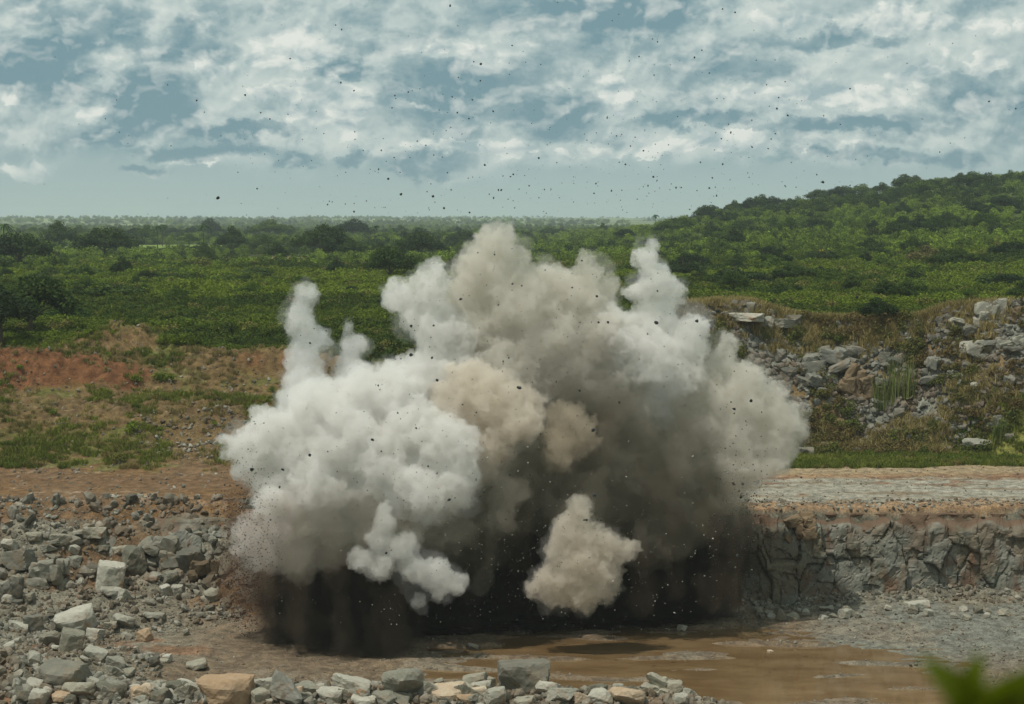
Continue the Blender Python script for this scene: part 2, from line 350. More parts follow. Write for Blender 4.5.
# ------------------------------------------------------------------ the lie of the land
def sm(x, a, b):
    t = np.clip((np.asarray(x, float)-a)/(b-a), 0, 1); return t*t*(3-2*t)
def lerp(a, b, t): return a + (b-a)*t
def G(X, Y, cx, cy, rx, ry): return np.exp(-(((X-cx)/rx)**2 + ((Y-cy)/ry)**2))
def wall_y(X):      # plan of the lower face
    return np.interp(X, [-120,-60,-40,-30,-20,-12,0,12,18,40,60,120], [140,149,153,154,153,152.5,153,154,154.6,154.8,153,140])
def height(X, Y):
    X = np.asarray(X, float); Y = np.asarray(Y, float)
    xa = X*165/np.clip(Y, 60, 240)          # bearing scaled to 165 m
    right = sm(xa, 2, 16)
    p2 = np.stack([X, Y, X*0], 1)
    n_big = gnoise(p2*.07+3); n_mid = gnoise(p2*.23+7); n_sm = fbm(p2*.8, 3)
    wy = wall_y(X) + .5*n_mid*(1-right)
    # pit floor
    z = .02 + .10*n_mid + .05*n_sm + .10*gnoise(p2*np.array([.35, .9, 1])+40)
    z = z - .20*G(X, Y, 14, 136, 17, 12) - .22*G(X, Y, 24, 127, 9, 10)
    z = z + .26*sm(gnoise(np.stack([X*.11+4, Y*.45, X*0],1)), .12, .42)*sm(Y, 116, 122)
    z = z + .45*sm(X, 22, 32)*sm(Y, 138, 150) + .25*sm(Y, 149, 153)*right
    z = z + .22*sm(-X, 4, 14)
    # left talus and mound in the corner
    tw = np.interp(X, [-60,-44,-38,-30,-24,-18,-10], [26,21,17,11,7,4,3])
    th = np.interp(X, [-60,-44,-34,-26,-18,-8,10,22,60], [4.6,4.0,3.4,2.6,1.8,1.4,1.2,.8,.9])
    s = np.clip((Y-(wy-tw*(1-right)-2.2*right))/(tw*(1-right)+2.2*right), 0, 1.15)
    z = z + th*s**1.4*(1+.25*n_mid) + .35*n_sm*s*(1-right)
    z = z + 2.4*G(X, Y, -34, 125, 7, 5)*(1+.2*n_sm) + 1.2*G(X, Y, -28, 132, 4, 4)
    # front berm
    bx = sm(-X, -14, -9)
    z = z + (1.15+.35*n_mid)*np.exp(-((Y-121.5+.6*n_big)/2.6)**2)*bx*sm(-X, -16, -8)
    # lower face
    runL = 5.5; run = lerp(runL, .9, right)
    lip = 8.0 + .25*n_mid + .12*n_sm
    f = np.clip((Y-wy)/run, 0, 1)
    f = np.where(right > .5, sm(f, 0, 1), f**.85)
    z = lerp(z, lip, f)
    # bench and left slope
    bench = 8.0 + .012*(Y-155)
    slL = np.interp(Y, [155,160,173,176,185,195,200,206,215,280,400], [8,8.2,8.7,9.3,12.2,14.9,16.4,17.4,17.9,19.8,20.0])
    nn = n_mid*.7 + n_sm*.35
    slL = slL + nn*sm(Y, 174, 184)*(1-sm(Y, 215, 240))*.75
    slL = slL + 2.4*G(X, Y, -50, 195, 9, 3.0)*(1+.3*n_sm) + 1.2*G(X, Y, -41, 194, 4, 2.2) + 3.3*G(X, Y, -41, 202, 6.5, 4.2)*(1+.15*n_sm) + 1.9*G(X, Y, -25, 200, 8, 3.0)*(1+.4*n_sm) + .9*G(X, Y, -33, 197, 5, 2.5) + 1.1*G(X,Y,-30,187,9,3)*(1+.4*n_sm) + 1.0*(X+30)*-.035*sm(Y,174,184)*(1-sm(Y,200,214))
    slL = slL + 1.0*G(X, Y, -32, 184, 8, 3)
    slL = slL - .12*np.exp(-((Y-168+.12*(X+40))/.35)**2) - .12*np.exp(-((Y-170.2+.12*(X+40))/.35)**2)
    crest = np.interp(xa, [4,14,20,25,30,35,38,44,60], [21.5,22.3,22.6,20.7,20.3,20.6,22.0,22.8,23])
    cy_ = np.interp(xa, [0,20,30,36,44,60], [200,201,202,200,195,188])
    tw2 = 11 + 1.5*n_mid
    g = np.clip((Y-(cy_-tw2))/tw2, 0, 1)
    slR = lerp(bench+.1*n_sm, crest, g**1.05) + (n_mid*.8+n_sm*.5)*np.clip(g*4, 0, 1)*np.clip((1.0-g)*4, 0, 1)
    slR = lerp(slR, 20.0, sm(Y, cy_+1, cy_+14))
    up = lerp(slL, slR, right)
    z = np.where(Y > wy+run, up + .25*n_mid*(1-sm(Y,wy+run,wy+run+3)) , z)
    # plain, hill on the right, far low ridges
    far = sm(Y, 240, 420)
    z = z + far*(gnoise(p2*.006+1)*.9)
    hx = X/np.maximum(Y, 1)
    hill = 33*np.exp(-((Y-900)/330)**2)*np.interp(hx, [.02,.07,.11,.15,.19,.22,.27,.35,.6], [0,.16,.40,.55,.63,.80,.93,1.0,.9])
    z = z + hill + hill*.05*gnoise(p2*.02)
    z = z + sm(Y, 2500, 4500)*(1-sm(Y, 5200, 8000))*(10 + 6*gnoise(np.stack([X*.0016, Y*.0006, X*0+5], 1)))
    z = z - .00000002*np.clip(Y-6000, 0, None)**2
    # the spoil heap the camera stands on
    z = np.where(Y < 55, np.maximum(z, 30.1-np.clip(Y-4, 0, None)*.62), z)
    return z
rows = np.concatenate([np.arange(-25, 60, 2.5), np.arange(60, 112, 1.0), np.arange(112, 150, .28), np.arange(150, 160, .2), np.arange(160, 212, .28), 212*np.exp(np.linspace(0, math.log(12000/212), 190))])
NC = 760
uu = np.linspace(-1, 1, NC); uu = np.sign(uu)*np.abs(uu)**1.35
wd = np.where(rows < 150, 100, rows*.62+7)
GX = (uu[None,:]*wd[:,None]).ravel(); GY = np.repeat(rows, NC)
GZ = height(GX, GY)
nr = len(rows)
ii = (np.arange(nr-1)[:,None]*NC + np.arange(NC-1)[None,:]).ravel()
FF = np.stack([ii, ii+1, ii+1+NC, ii+NC], 1)
# surface colours of the soil: which dirt lies where
p2 = np.stack([GX, GY, GX*0], 1)
A = lambda r,g,b: np.array(srgb(r,g,b))[None,:]
n1_ = gnoise(p2*.12+60); n2_ = gnoise(p2*.5+80); n3_ = fbm(p2*1.6+20, 2)
xa = GX*165/np.clip(GY, 60, 240); right = sm(xa, 2, 16); wy = wall_y(GX)
def mixc(c, d, t): return c + (d-c)*np.clip(t, 0, 1)[:,None]
mud = A(112,98,80); grey = A(122,118,104); redd = A(114,88,58); brown = A(112,90,66); pale = A(150,144,128); orange = A(108,74,48)
grass = A(96,108,48); soil = A(60,66,34); straw = A(124,112,74)
c = np.repeat(mud, len(GX), 0)
c = mixc(c, A(114,115,106), sm(xa+2*n1_, 24, 30)*sm(GY, 128, 142))
c = mixc(c, A(120,112,98), sm(n1_+n2_*.5, .0, .5)*.7)
c = mixc(c, grey, sm(-GX+n1_*4, 20, 30)*sm(GY, 118, 130))
c = mixc(c, A(124,94,70), sm(n1_+.6*n2_, .15, .45)*sm(-GX, 16, 24)*.8)
c = mixc(c, grey, (GY > wy-3)*1.0)
c = mixc(c, brown, sm(n1_+.7*n2_, -.25, .15)*(GY > wy-4)*.95*(1-right))
be = GY-wy
benchc = mixc(mixc(np.repeat(brown, len(GX), 0), redd, sm(n1_+.5*n2_, -.2, .3)), A(160,140,120), sm(n2_+n3_*.4, .2, .6)*.6)
road = np.exp(-((GY-169+.12*(GX+40)+n1_)/3.4)**2)
benchc = mixc(benchc, A(106,82,58), road*.8)
benchc = mixc(benchc, A(102,86,54), sm(GY, 174, 178)*.7)
gl = sm(n1_+.8*n2_+.3*n3_+.25*np.exp(-((GY-178)/3)**2), .1, .4)*sm(GY+.1*(GX+40), 172.5, 174.5)
benchc = mixc(benchc, A(92,98,46), gl*.75)
redz = np.maximum.reduce([G(GX,GY,-51,194,11,4.0), G(GX,GY,-41,193.5,5,2.6), .5*G(GX,GY,-26,198,8,3.0)])
benchc = mixc(benchc, A(86,70,50), sm(n2_+.7*n3_-.4*n1_, .15, .5)*sm(GY, 174, 178)*.6)
benchc = mixc(benchc, A(150,128,98), sm(n3_+.5*n2_, .35, .7)*sm(GY, 174, 178)*.5)
benchc = mixc(benchc, orange, sm(redz+.15*n2_, .35, .6))
benchc = mixc(benchc, soil, sm(GY+2*n1_, 201.5, 204))
benchc = mixc(benchc, A(120,96,66), sm(G(GX,GY,-39,200,2.6,2)+.1*n2_, .5, .7)*.8)
benR = mixc(np.repeat(A(146,120,92), len(GX), 0), A(142,139,126), sm(GY+2.5*n2_, 157.5, 159)*(1-sm(GY+1.6*n1_, 170, 172.5)))
benR = mixc(benR, A(122,106,84), sm(gnoise(np.stack([GX*.09, GY*.55, GX*0+2],1))+.4*n2_+.2*n3_, .0, .35)*(GY > 156)*(GY < 174)*.75)
benR = mixc(benR, A(156,152,140), sm(gnoise(np.stack([GX*.12, GY*.9, GX*0+12],1))+.3*n3_, .15, .4)*(GY > 158)*(GY < 172)*.6)
benR = mixc(benR, A(122,94,74), sm(n1_+.6*n2_+.5*np.exp(-((GY-172)/.8)**2), .3, .5)*.8)
benR = mixc(benR, A(146,130,104), sm(GY, 173, 175)*(1-sm(GY, 179, 181)))
benR = mixc(benR, A(122,122,62), sm(GY+2*n1_, 178.5, 181))
benR = mixc(benR, A(122,104,72), sm(GY+2*n1_, 188, 190))
benR = mixc(benR, A(130,134,124), sm(GY+2*n1_, 189, 191)*sm(n1_+n2_*.6, -.15, .2)*.9)
benR = mixc(benR, straw, sm(GY+1.5*n2_, 199, 201.5)*sm(n2_+n1_, -.4, .1))
benR = mixc(benR, soil, sm(GY+1.5*n1_, 206, 209))
top = mixc(benchc, benR, right)
c = mixc(c, top, sm(be, 0.3, 2.0)*.0 + (be > lerp(3.5, .8, right)))
farc = mixc(np.repeat(soil, len(GX), 0), A(98,116,52), sm(gnoise(p2*np.array([.006,.02,1])+9), -.1, .3)*.7)
c = mixc(c, farc, sm(GY, 212, 230))
c = mixc(c, A(170,158,98), sm(G(GX,GY,-74,535,21,75)+.1*n2_, .45, .6))
c = mixc(c, A(160,152,96), sm(G(GX,GY,-12,560,26,60)+.1*n2_, .5, .6)*.8)
c = mixc(c, A(118,140,60), sm(G(GX,GY,-140,770,48,110)+.1*n1_, .5, .6))
c = mixc(c, A(132,146,96), sm(GY, 2200, 3000)*sm(gnoise(np.stack([GX*.004, GY*.0012, GX*0], 1)), -.3, .2))
ca = np.concatenate([c, np.ones((len(c),1))], 1)
gme = np_mesh('ground', np.stack([GX,GY,GZ],1), FF, True, {'soil': ('POINT','FLOAT_COLOR', ca)})

def bsdf_mat(name, rough=.9, spec=.25):
    m = bpy.data.materials.new(name); m.use_nodes = True
    N = NT(m.node_tree); b = N.n['Principled BSDF']
    b.inputs['Roughness'].default_value = rough; b.inputs['Specular IOR Level'].default_value = spec
    return m, N, b
def geo(N): return N.new('ShaderNodeNewGeometry').outputs['Position']
mg, N, b = bsdf_mat('soil', .93, .2)
at = N.new('ShaderNodeAttribute', attribute_name='soil').outputs['Color']
pos = geo(N)
a1 = N.noise(pos, 1.3, 6, .65); a2 = N.noise(pos, 7.0, 4, .7); a3 = N.noise(pos, .35, 4, .6)
colr = N.mix(1.0, at, N.mix(N.step(a1, .35, .65), (.62,.60,.58), (1.2,1.19,1.15)), 'MULTIPLY')
colr = N.mix(.8, colr, N.mix(N.step(a2, .36, .64), (.6,.6,.62), (1.35,1.33,1.28)), 'MULTIPLY')
N.put(b.inputs['Base Color'], colr)
bmp = N.new('ShaderNodeBump', i_Strength=.45, i_Distance=.1, i_Height=N.math('ADD', N.math('MULTIPLY', a2, .6), a1))
N.put(b.inputs['Normal'], bmp.outputs[0])
ground = link('ground', gme, mg); tag(ground, kind='structure')
def hz(x, y): return float(height(np.array([x]), np.array([y]))[0])

# ------------------------------------------------------------------ muddy pool
mw, N, b = bsdf_mat('muddy_water', .06, .6)
pos = geo(N)
w1 = N.noise(N.scalev(pos, (.2, .5, 1)), 1.0, 5, .65)
N.put(b.inputs['Base Color'], N.mix(N.step(w1, .35, .65), srgb(104,82,54), srgb(124,102,72)))
N.put(b.inputs['Roughness'], N.step(w1, .3, .7, .015, .07))
wb = N.new('ShaderNodeBump', i_Strength=.12, i_Distance=.03, i_Height=N.noise(pos, 2.2, 4, .6))
N.put(b.inputs['Normal'], wb.outputs[0])
wm = np_mesh('pool_water', [(-22,100,.0),(44,100,.0),(44,152,.0),(-22,152,.0)], [(0,1,2,3)])
tag(link('pool_water', wm, mw), kind='structure')

# ------------------------------------------------------------------ rock
def rock_material(name, dark, light, stain, inst):
    m, N, b = bsdf_mat(name, .85, .3)
    pos = N.new('ShaderNodeTexCoord').outputs['Object'] if inst == 'object' else geo(N)
    if inst == 'object': rnd = N.new('ShaderNodeObjectInfo').outputs['Random']; p = N.vmath('ADD', pos, N.vmath('SCALE', (37.,19.,71.)))
    else: rnd = N.new('ShaderNodeAttribute', attribute_name='tint').outputs['Fac']
    p = pos
    r1 = N.noise(p, 1.1, 5, .65, .4); r2 = N.noise(p, 6, 4, .7)
    t = N.math('ADD', N.math('MULTIPLY', rnd, .7), N.math('MULTIPLY', N.math('SUBTRACT', r1, .5), 1.2), clamp=True)
    cl = N.mix(t, dark, light)
    cl = N.mix(N.math('MULTIPLY', N.step(N.noise(p, .55, 4, .6, .8), .56, .66), N.step(rnd, .25, .75)), cl, stain)
    if inst == 'attr': cl = N.mix(N.math('MULTIPLY', N.step(N.noise(p, .22, 5, .7), .42, .58), .6), cl, srgb(104,84,62) if 'thrown' not in name else dark)
    if inst == 'object': cl = N.mix(N.math('MULTIPLY', N.step(N.noise(p, .9, 5, .7), .50, .62), .45), cl, srgb(122,104,82))
    cl = N.mix(.5, cl, N.mix(r2, (.5,.5,.5), (1.4,1.4,1.4)), 'MULTIPLY')
    N.put(b.inputs['Base Color'], cl)
    bp = N.new('ShaderNodeBump', i_Strength=.7, i_Distance=.12, i_Height=N.math('ADD', N.math('MULTIPLY', r2, .35), r1))
    N.put(b.inputs['Normal'], bp.outputs[0])
    return m
DK, LT = srgb(98,96,82), srgb(178,172,152)
Mrock = rock_material('quarry_rock', DK, LT, srgb(136,108,82), 'object')
Mrub = rock_material('rubble_rock', srgb(82,80,68), srgb(178,174,158), srgb(124,98,74), 'attr')
Mface = rock_material('face_rock', srgb(92,93,84), srgb(164,162,148), srgb(126,106,84), 'attr')
Mdarkrock = rock_material('thrown_rock', srgb(38,42,40), srgb(74,78,74), srgb(60,50,42), 'attr')
Msunlitrock = rock_material('thrown_sunlit_rock', srgb(140,140,128), srgb(190,190,176), srgb(170,120,80), 'attr')  # lit copy of the thrown rock: sunlight put into the colour

def ico(sub):
    bm = bmesh.new(); bmesh.ops.create_icosphere(bm, subdivisions=sub, radius=1.0)
    V = np.array([v.co[:] for v in bm.verts]); Fc = np.array([[v.index for v in f.verts] for f in bm.faces]); bm.free()
    return V/np.linalg.norm(V,axis=1)[:,None], Fc
ICO = {k: ico(k) for k in (1,2,3,4)}
def rock_shape(seed, sub=3, cuts=9, rough=.05, boxy=0.0):
    r_ = np.random.default_rng(seed); V, Fc = ICO[sub]
    n = r_.normal(size=(cuts,3)); n /= np.linalg.norm(n,axis=1)[:,None]
    d = r_.uniform(.5, .85, cuts)
    if boxy > 0:
        q = np.linalg.qr(np.eye(3)+r_.normal(size=(3,3))*.12)[0]
        n = np.concatenate([n*1.0, q, -q]); d = np.concatenate([d+.02, r_.uniform(.5,.72,6)])
    dd = V@n.T
    rr = np.min(np.where(dd > .05, d[None,:]/np.maximum(dd,.05), 9), axis=1)
    rr = np.minimum(rr, 1.15)
    if sub > 2: rr = rr*(1+rough*fbm(V*2.4+seed, 3))
    return V*rr[:,None], Fc
class Heap:
    """many small pieces kept as one uncountable mass"""
    def __init__(s): s.V=[]; s.F=[]; s.T=[]; s.n=0
    def add(s, V, Fc, tint):
        s.V.append(V); s.F.append(Fc+s.n); s.T.append(np.full(len(V), tint)); s.n += len(V)
    def build(s, name, mat, smooth=False):
        me = np_mesh(name, np.concatenate(s.V), np.concatenate(s.F), smooth, {'tint': ('POINT','FLOAT', np.concatenate(s.T))})
        return link(name, me, mat)
def rotm(r_):
    q = r_.normal(size=4); q /= np.linalg.norm(q); w,x,y,z = q
    return np.array([[1-2*(y*y+z*z),2*(x*y-z*w),2*(x*z+y*w)],[2*(x*y+z*w),1-2*(x*x+z*z),2*(y*z-x*w)],[2*(x*z-y*w),2*(y*z+x*w),1-2*(x*x+y*y)]])
small = [rock_shape(100+k, 2, 8) for k in range(10)]
tiny = [rock_shape(200+k, 1, 6) for k in range(8)]
def scatter(heap, n, xs, ys, size, accept=None, sink=.25, seed=0, tint=None, power=2.6):
    r_ = np.random.default_rng(seed)
    X = r_.uniform(xs[0], xs[1], n); Y = r_.uniform(ys[0], ys[1], n)
    if accept is not None:
        k = accept(X, Y, r_); X = X[k]; Y = Y[k]
    Z = height(X, Y)
    for x, y, z in zip(X, Y, Z):
        s = size[0] + (size[1]-size[0])*r_.random()**power
        V, Fc = (small if s > .3 else tiny)[r_.integers(8)]
        V = (V*np.array([1, r_.uniform(.6,1), r_.uniform(.5,.9)]))@rotm(r_).T*s*.6
        heap.add(V + np.array([x, y, z+s*sink*.4]), Fc, r_.random() if tint is None else tint+r_.random()*.3)
nz = lambda X, Y, s, o=0.: gnoise(np.stack([X*s+o, Y*s, X*0], 1))
hp = Heap()
scatter(hp, 36000, (-60,-13), (119,161), (.06,.8), lambda X,Y,r_: (Y > 157-np.interp(X,[-60,-44,-34,-26,-18,-13],[34,30,22,12,6,4])) & (Y < wall_y(X)+6.5+nz(X,Y,.2)*1.5) & (nz(X,Y,.35)+r_.random(len(X)) > .40), seed=1, power=6)
scatter(hp, 380, (-60,-13), (150,160), (.2,1.4), lambda X,Y,r_: (Y > wall_y(X)-5) & (Y < wall_y(X)+6), seed=21, power=1.6)
scatter(hp, 7000, (-46,14), (115,125.5), (.12,.95), lambda X,Y,r_: np.abs(Y-121) < 3.2-.0*X, seed=2, power=1.8)
scatter(hp, 2500, (-46,-24), (119,134), (.12,.6), seed=3)
scatter(hp, 5200, (-20,60), (150,154.8), (.1,.6), lambda X,Y,r_: (wall_y(X)-Y) < 1.0+2.2*r_.random(len(X))**1.5, seed=4, power=1.8)
scatter(hp, 9000, (18,60), (118,154), (.06,.3), lambda X,Y,r_: (height(X,Y) > .03) & (nz(X,Y,.4)+r_.random(len(X))*.8 > .2), seed=5)
scatter(hp, 3500, (-30,20), (124,152), (.05,.22), lambda X,Y,r_: height(X,Y) > .0, seed=6)
scatter(hp, 2600, (-62,-12), (158,200), (.08,.45), lambda X,Y,r_: (nz(X,Y,.25)+r_.random(len(X)) > .45), seed=7)
scatter(hp, 14000, (-60,-14), (121,160), (.07,.32), lambda X,Y,r_: (Y > 157-np.interp(X,[-60,-44,-34,-26,-18,-13],[36,33,25,14,7,4])) & (Y < wall_y(X)+7), seed=34, power=1.6)
scatter(hp, 2600, (-44,-20), (174,186), (.1,.6), lambda X,Y,r_: (G(X,Y,-29,180,9,5)+.35*nz(X,Y,.4) > .45), seed=31, power=3.5)
scatter(hp, 1400, (-62,-20), (186,202), (.08,.5), lambda X,Y,r_: nz(X,Y,.3,9) > .05, seed=32, power=3)
scatter(hp, 3200, (8,60), (154.6,159.5), (.05,.36), seed=33, power=3)
scatter(hp, 900, (14,60), (156,190), (.06,.28), seed=8)
rub = hp.build('rubble', Mrub); tag(rub, 'loose grey stone rubble and gravel lying over the quarry floor and slopes', 'rubble', kind='stuff')
hp = Heap()
scatter(hp, 16000, (10,66), (188,203), (.12,1.0), lambda X,Y,r_: (nz(X,Y,.14,5)+.35*r_.random(len(X)) > -.06) & (Y < 202.5), seed=9, power=2.6)
scatter(hp, 700, (8,66), (187,192), (.15,.8), seed=10)
Mrub2 = rock_material('slope_rubble_rock', srgb(78,80,72), srgb(152,150,138), srgb(112,96,76), 'attr')
rub2 = hp.build('slope_rubble', Mrub2); tag(rub2, 'broken grey stone spilling down the grassy upper quarry slope', 'rubble', kind='stuff')

# lower right rock face: fractured blocks with open joints
def face_mesh(x0, x1, z0, z1, res, seed, ybase, batter=.09, depth=1.0, earth=1.0):
    xs = np.arange(x0, x1, res); zs = np.arange(z0, z1, res)
    X = np.repeat(xs[None,:], len(zs), 0).ravel(); Z = np.repeat(zs[:,None], len(xs), 1).ravel()
    r_ = np.random.default_rng(seed); Y = np.zeros_like(X); crack = np.zeros_like(X)
    w = np.stack([X*.45, Z*.45, X*0], 1)
    wx = X + gnoise(w)*.35 + fbm(w*4,2)*.06; wz = Z + gnoise(w+50)*.35 + fbm(w*4+30,2)*.06
    for sx, sz, a_, cr in ((2.6,4.6,.62,.22),(1.1,1.5,.24,.09),(.5,.6,.08,.03)):
        gx, gz = wx/sx, wz/sz
        i0, k0 = np.floor(gx).astype(int), np.floor(gz).astype(int)
        best = np.full(len(X), 9.); sec = np.full(len(X), 9.); off = np.zeros(len(X)); tx = off.copy(); tz = off.copy(); bx = off.copy(); bz = off.copy()
        for di in (-1,0,1):
            for dk in (-1,0,1):
                h = _hash(i0+di, k0+dk, np.full(len(X), seed, np.int64))
                g = _grad[h]; px = i0+di+.5+np.clip(g[:,0],-.9,.9)*.45; pz = k0+dk+.5+np.clip(g[:,1],-.9,.9)*.45
                d = np.maximum(np.abs(gx-px), np.abs(gz-pz)*.95)
                nb = d < best
                sec = np.where(nb, best, np.minimum(sec, d))
                off = np.where(nb, g[:,2], off); tx = np.where(nb, g[:,1], tx); tz = np.where(nb, _grad[(h+7)&4095][:,0], tz)
                bx = np.where(nb, gx-px, bx); bz = np.where(nb, gz-pz, bz); best = np.where(nb, d, best)
        Y += a_*(off*.8 + tx*bx*.38 + tz*bz*.2)
        e = np.exp(-((sec-best)/.05)**2); Y += cr*e; crack = np.maximum(crack, e*a_)
    Y = Y*depth + fbm(np.stack([X*1.1, Z*1.1, X*0+4], 1), 4)*.08
    t = (Z-z0)/(z1-z0)
    soft = sm(Z, z1-2.0+gnoise(np.stack([X*.5, Z*0, X*0],1))*1.3, z1-.9)
    Y = Y*(1-soft*.7) + soft*(.9+.5*gnoise(np.stack([X*.9,Z*.9,X*0+8],1)))
    Yw = ybase(X) - .9 + t*batter*(z1-z0)*1.2 + Y*.85
    top = sm(Z, z1-.7, z1)
    Yw = Yw + top*1.6
    Zw = Z - top*.15
    tint = np.clip(.5+.35*gnoise(np.stack([X*.3,Z*.3,X*0+3],1))+.25*gnoise(np.stack([X,Z*.5,X*0+3],1))-.7*crack, 0, 1)
    n, k = len(xs), len(zs)
    i = (np.arange(k-1)[:,None]*n + np.arange(n-1)[None,:]).ravel()
    F4 = np.stack([i, i+1, i+1+n, i+n], 1)
    me = np_mesh('quarry_face', np.stack([X,Yw,Zw],1), F4, False, {'tint': ('POINT','FLOAT',tint), 'dirt': ('POINT','FLOAT',soft*earth)})
    return me
N = NT(Mface.node_tree); b = N.n['Principled BSDF']
src = b.inputs['Base Color'].links[0].from_socket
dirt = N.new('ShaderNodeAttribute', attribute_name='dirt').outputs['Fac']
pos = geo(N)
run = N.noise(N.scalev(pos, (.55,.55,.16)), 1.0, 4, .6, .3)
c1 = N.mix(N.math('MULTIPLY', N.step(run, .54, .66), .75), src, srgb(104,78,58))
lich = N.noise(N.scalev(pos, (.3,.3,.14)), 1.0, 4, .6)
c1 = N.mix(N.math('MULTIPLY', N.step(lich, .5, .62), .3), c1, srgb(92,98,74))
c1 = N.mix(N.step(N.math('ADD', dirt, N.math('MULTIPLY', N.math('SUBTRACT', N.noise(pos, 1.2, 4, .6), .5), 1.2)), .3, .6), c1, srgb(104,84,66))
N.put(b.inputs['Base Color'], c1)
fm = face_mesh(-22, 75, .0, 8.25, .12, 3, wall_y)
qf = link('quarry_face', fm, Mface); tag(qf, 'sheer fractured grey green rock face of the lower bench with brown dirt on top', kind='structure')

om = face_mesh(-66, -19, .6, 7.5, .15, 8, lambda X: wall_y(X) - 1.0 + 2.4*gnoise(np.stack([X*.2, X*0, X*0+2], 1)), batter=.66, depth=1.5, earth=.25)
qf2 = link('quarry_face', om, Mface); tag(qf2, 'broken dark rock face half buried in rubble on the left side of the pit', kind='structure')

# ------------------------------------------------------------------ individual boulders
bold = [np_mesh('boulder', *rock_shape(300+k, 4, 10, .07, boxy=(k % 2))) for k in range(9)]
blockm = [np_mesh('block', *rock_shape(400+k, 4, 5, .05, boxy=1)) for k in range(5)]
Mpale = rock_material('pale_rock', srgb(126,124,110), srgb(192,188,172), srgb(160,124,90), 'object')
Mgreen = rock_material('green_grey_rock', srgb(88,86,76), srgb(146,142,126), srgb(122,104,76), 'object')
Mrust = rock_material('rusty_rock', srgb(160,134,104), srgb(204,194,172), srgb(158,100,54), 'object')
Mbrick = rock_material('rust_red_rock', srgb(96,58,42), srgb(130,86,62), srgb(90,50,34), 'object')
Mbrn = rock_material('brown_cracked_rock', srgb(92,78,58), srgb(142,122,94), srgb(76,62,46), 'object')
Mslate = rock_material('slate_grey_rock', srgb(82,84,75), srgb(150,148,136), srgb(112,98,78), 'object')
MATS = dict(s=Mslate, b=Mbrn, g=Mrock, p=Mpale, n=Mgreen, o=Mrust, r=Mbrick)
_mcopy = {}
def boulder(px, py, w, h, label, mat='g', Y=None, shape=None, group=None, yaw=None, tilt=.25, name='boulder', depth=None, z=None):
    """rock whose visible outline is w x h px, its foot resting on the ground at pixel (px, py+h/2)"""
    if Y is None:
        ys = np.arange(112, 230, .25); q = [P(px, py+h*.38, y) for y in ys]
        hh = height(np.array([a.x for a in q]), ys); k = np.where(np.array([a.z for a in q]) <= hh)[0]
        Y = ys[k[0]] if len(k) else 230
    cpt = P(px, py, Y); m = Y/F_PX
    i = random.randrange(9) if shape is None else shape
    me = (bold+blockm)[i]
    key = (me.name, mat)
    if key not in _mcopy:
        mm = me.copy(); mm.materials.clear(); mm.materials.append(MATS[mat]); _mcopy[key] = mm
    o = bpy.data.objects.new(name, _mcopy[key]); COL.objects.link(o)
    sx = w*m/1.35; sz = h*m/1.3; sy = depth if depth else (sx+sz)*.5
    o.location = cpt; o.scale = (sx, sy, sz)
    o.rotation_euler = (random.uniform(-tilt, tilt), random.uniform(-tilt, tilt), (random.uniform(-.6,.6) if yaw is None else yaw))
    tag(o, label, 'boulder', group)
    return o
FR = 'rocks heaped along the front edge of the pit'
front = [
 (525,677,50,36,'big squared grey green boulder with a flat pale top beside the pool','n',13),
  (225,690,50,34,'orange stained cream boulder in the front rock heap','o',1),
 (283,689,34,26,'pointed blue grey boulder right of the orange stained one','s',0),
 (212,694,20,22,'small white pointed stone leaning on the orange stained boulder','p',4),
 (180,687,14,11,'small rust red stone with a white top in the front rock heap','r',3),
 (140,693,22,16,'white stone with an orange side left of the rust red stone','o',5),
 (402,683,28,24,'cream pointed stone standing up in the front rock heap','p',6),
 (355,687,34,20,'flat pale grey slab lying in the front rock heap','p',8),
 (476,683,30,18,'brown grey wedge shaped stone left of the big squared boulder','g',7),
 (452,690,26,16,'pale stone with orange spots in the front rock heap','o',2),
 (428,690,22,16,'small white stone beside the cream pointed stone','p',0),
 (560,695,30,16,'low white stone in front of the big squared boulder','p',4),
 (600,697,28,16,'grey stone half sunk in gravel right of the big squared boulder','p',5),
 (628,697,26,16,'brownish stone next to the broken dark boulder','o',6),
 (330,695,24,16,'white block next to the flat pale slab','p',1),
 (308,690,20,15,'speckled grey stone right of the pointed blue grey boulder','p',8),
 (258,697,22,16,'grey stone at the foot of the pointed blue grey boulder','g',3),
 (495,697,26,18,'pale chunk at the left foot of the big squared boulder','p',7),
 (385,698,30,16,'low pale stone in front of the cream pointed stone','p',5),
 (110,690,26,20,'grey stone left of the white stone with the orange side','g',1),
 (80,690,22,16,'small grey stone among the rubble at the lower left','g',6),
 (68,672,34,24,'large dark grey boulder on the mud at the lower left','n',2),
 (96,655,22,14,'pale slab lying behind the dark grey boulder at the lower left','p',13),
]
for px,py,w,h,l,m_,s in front: boulder(px,py,w,h,l,m_,shape=s, tilt=.05 if w > 48 else .25)
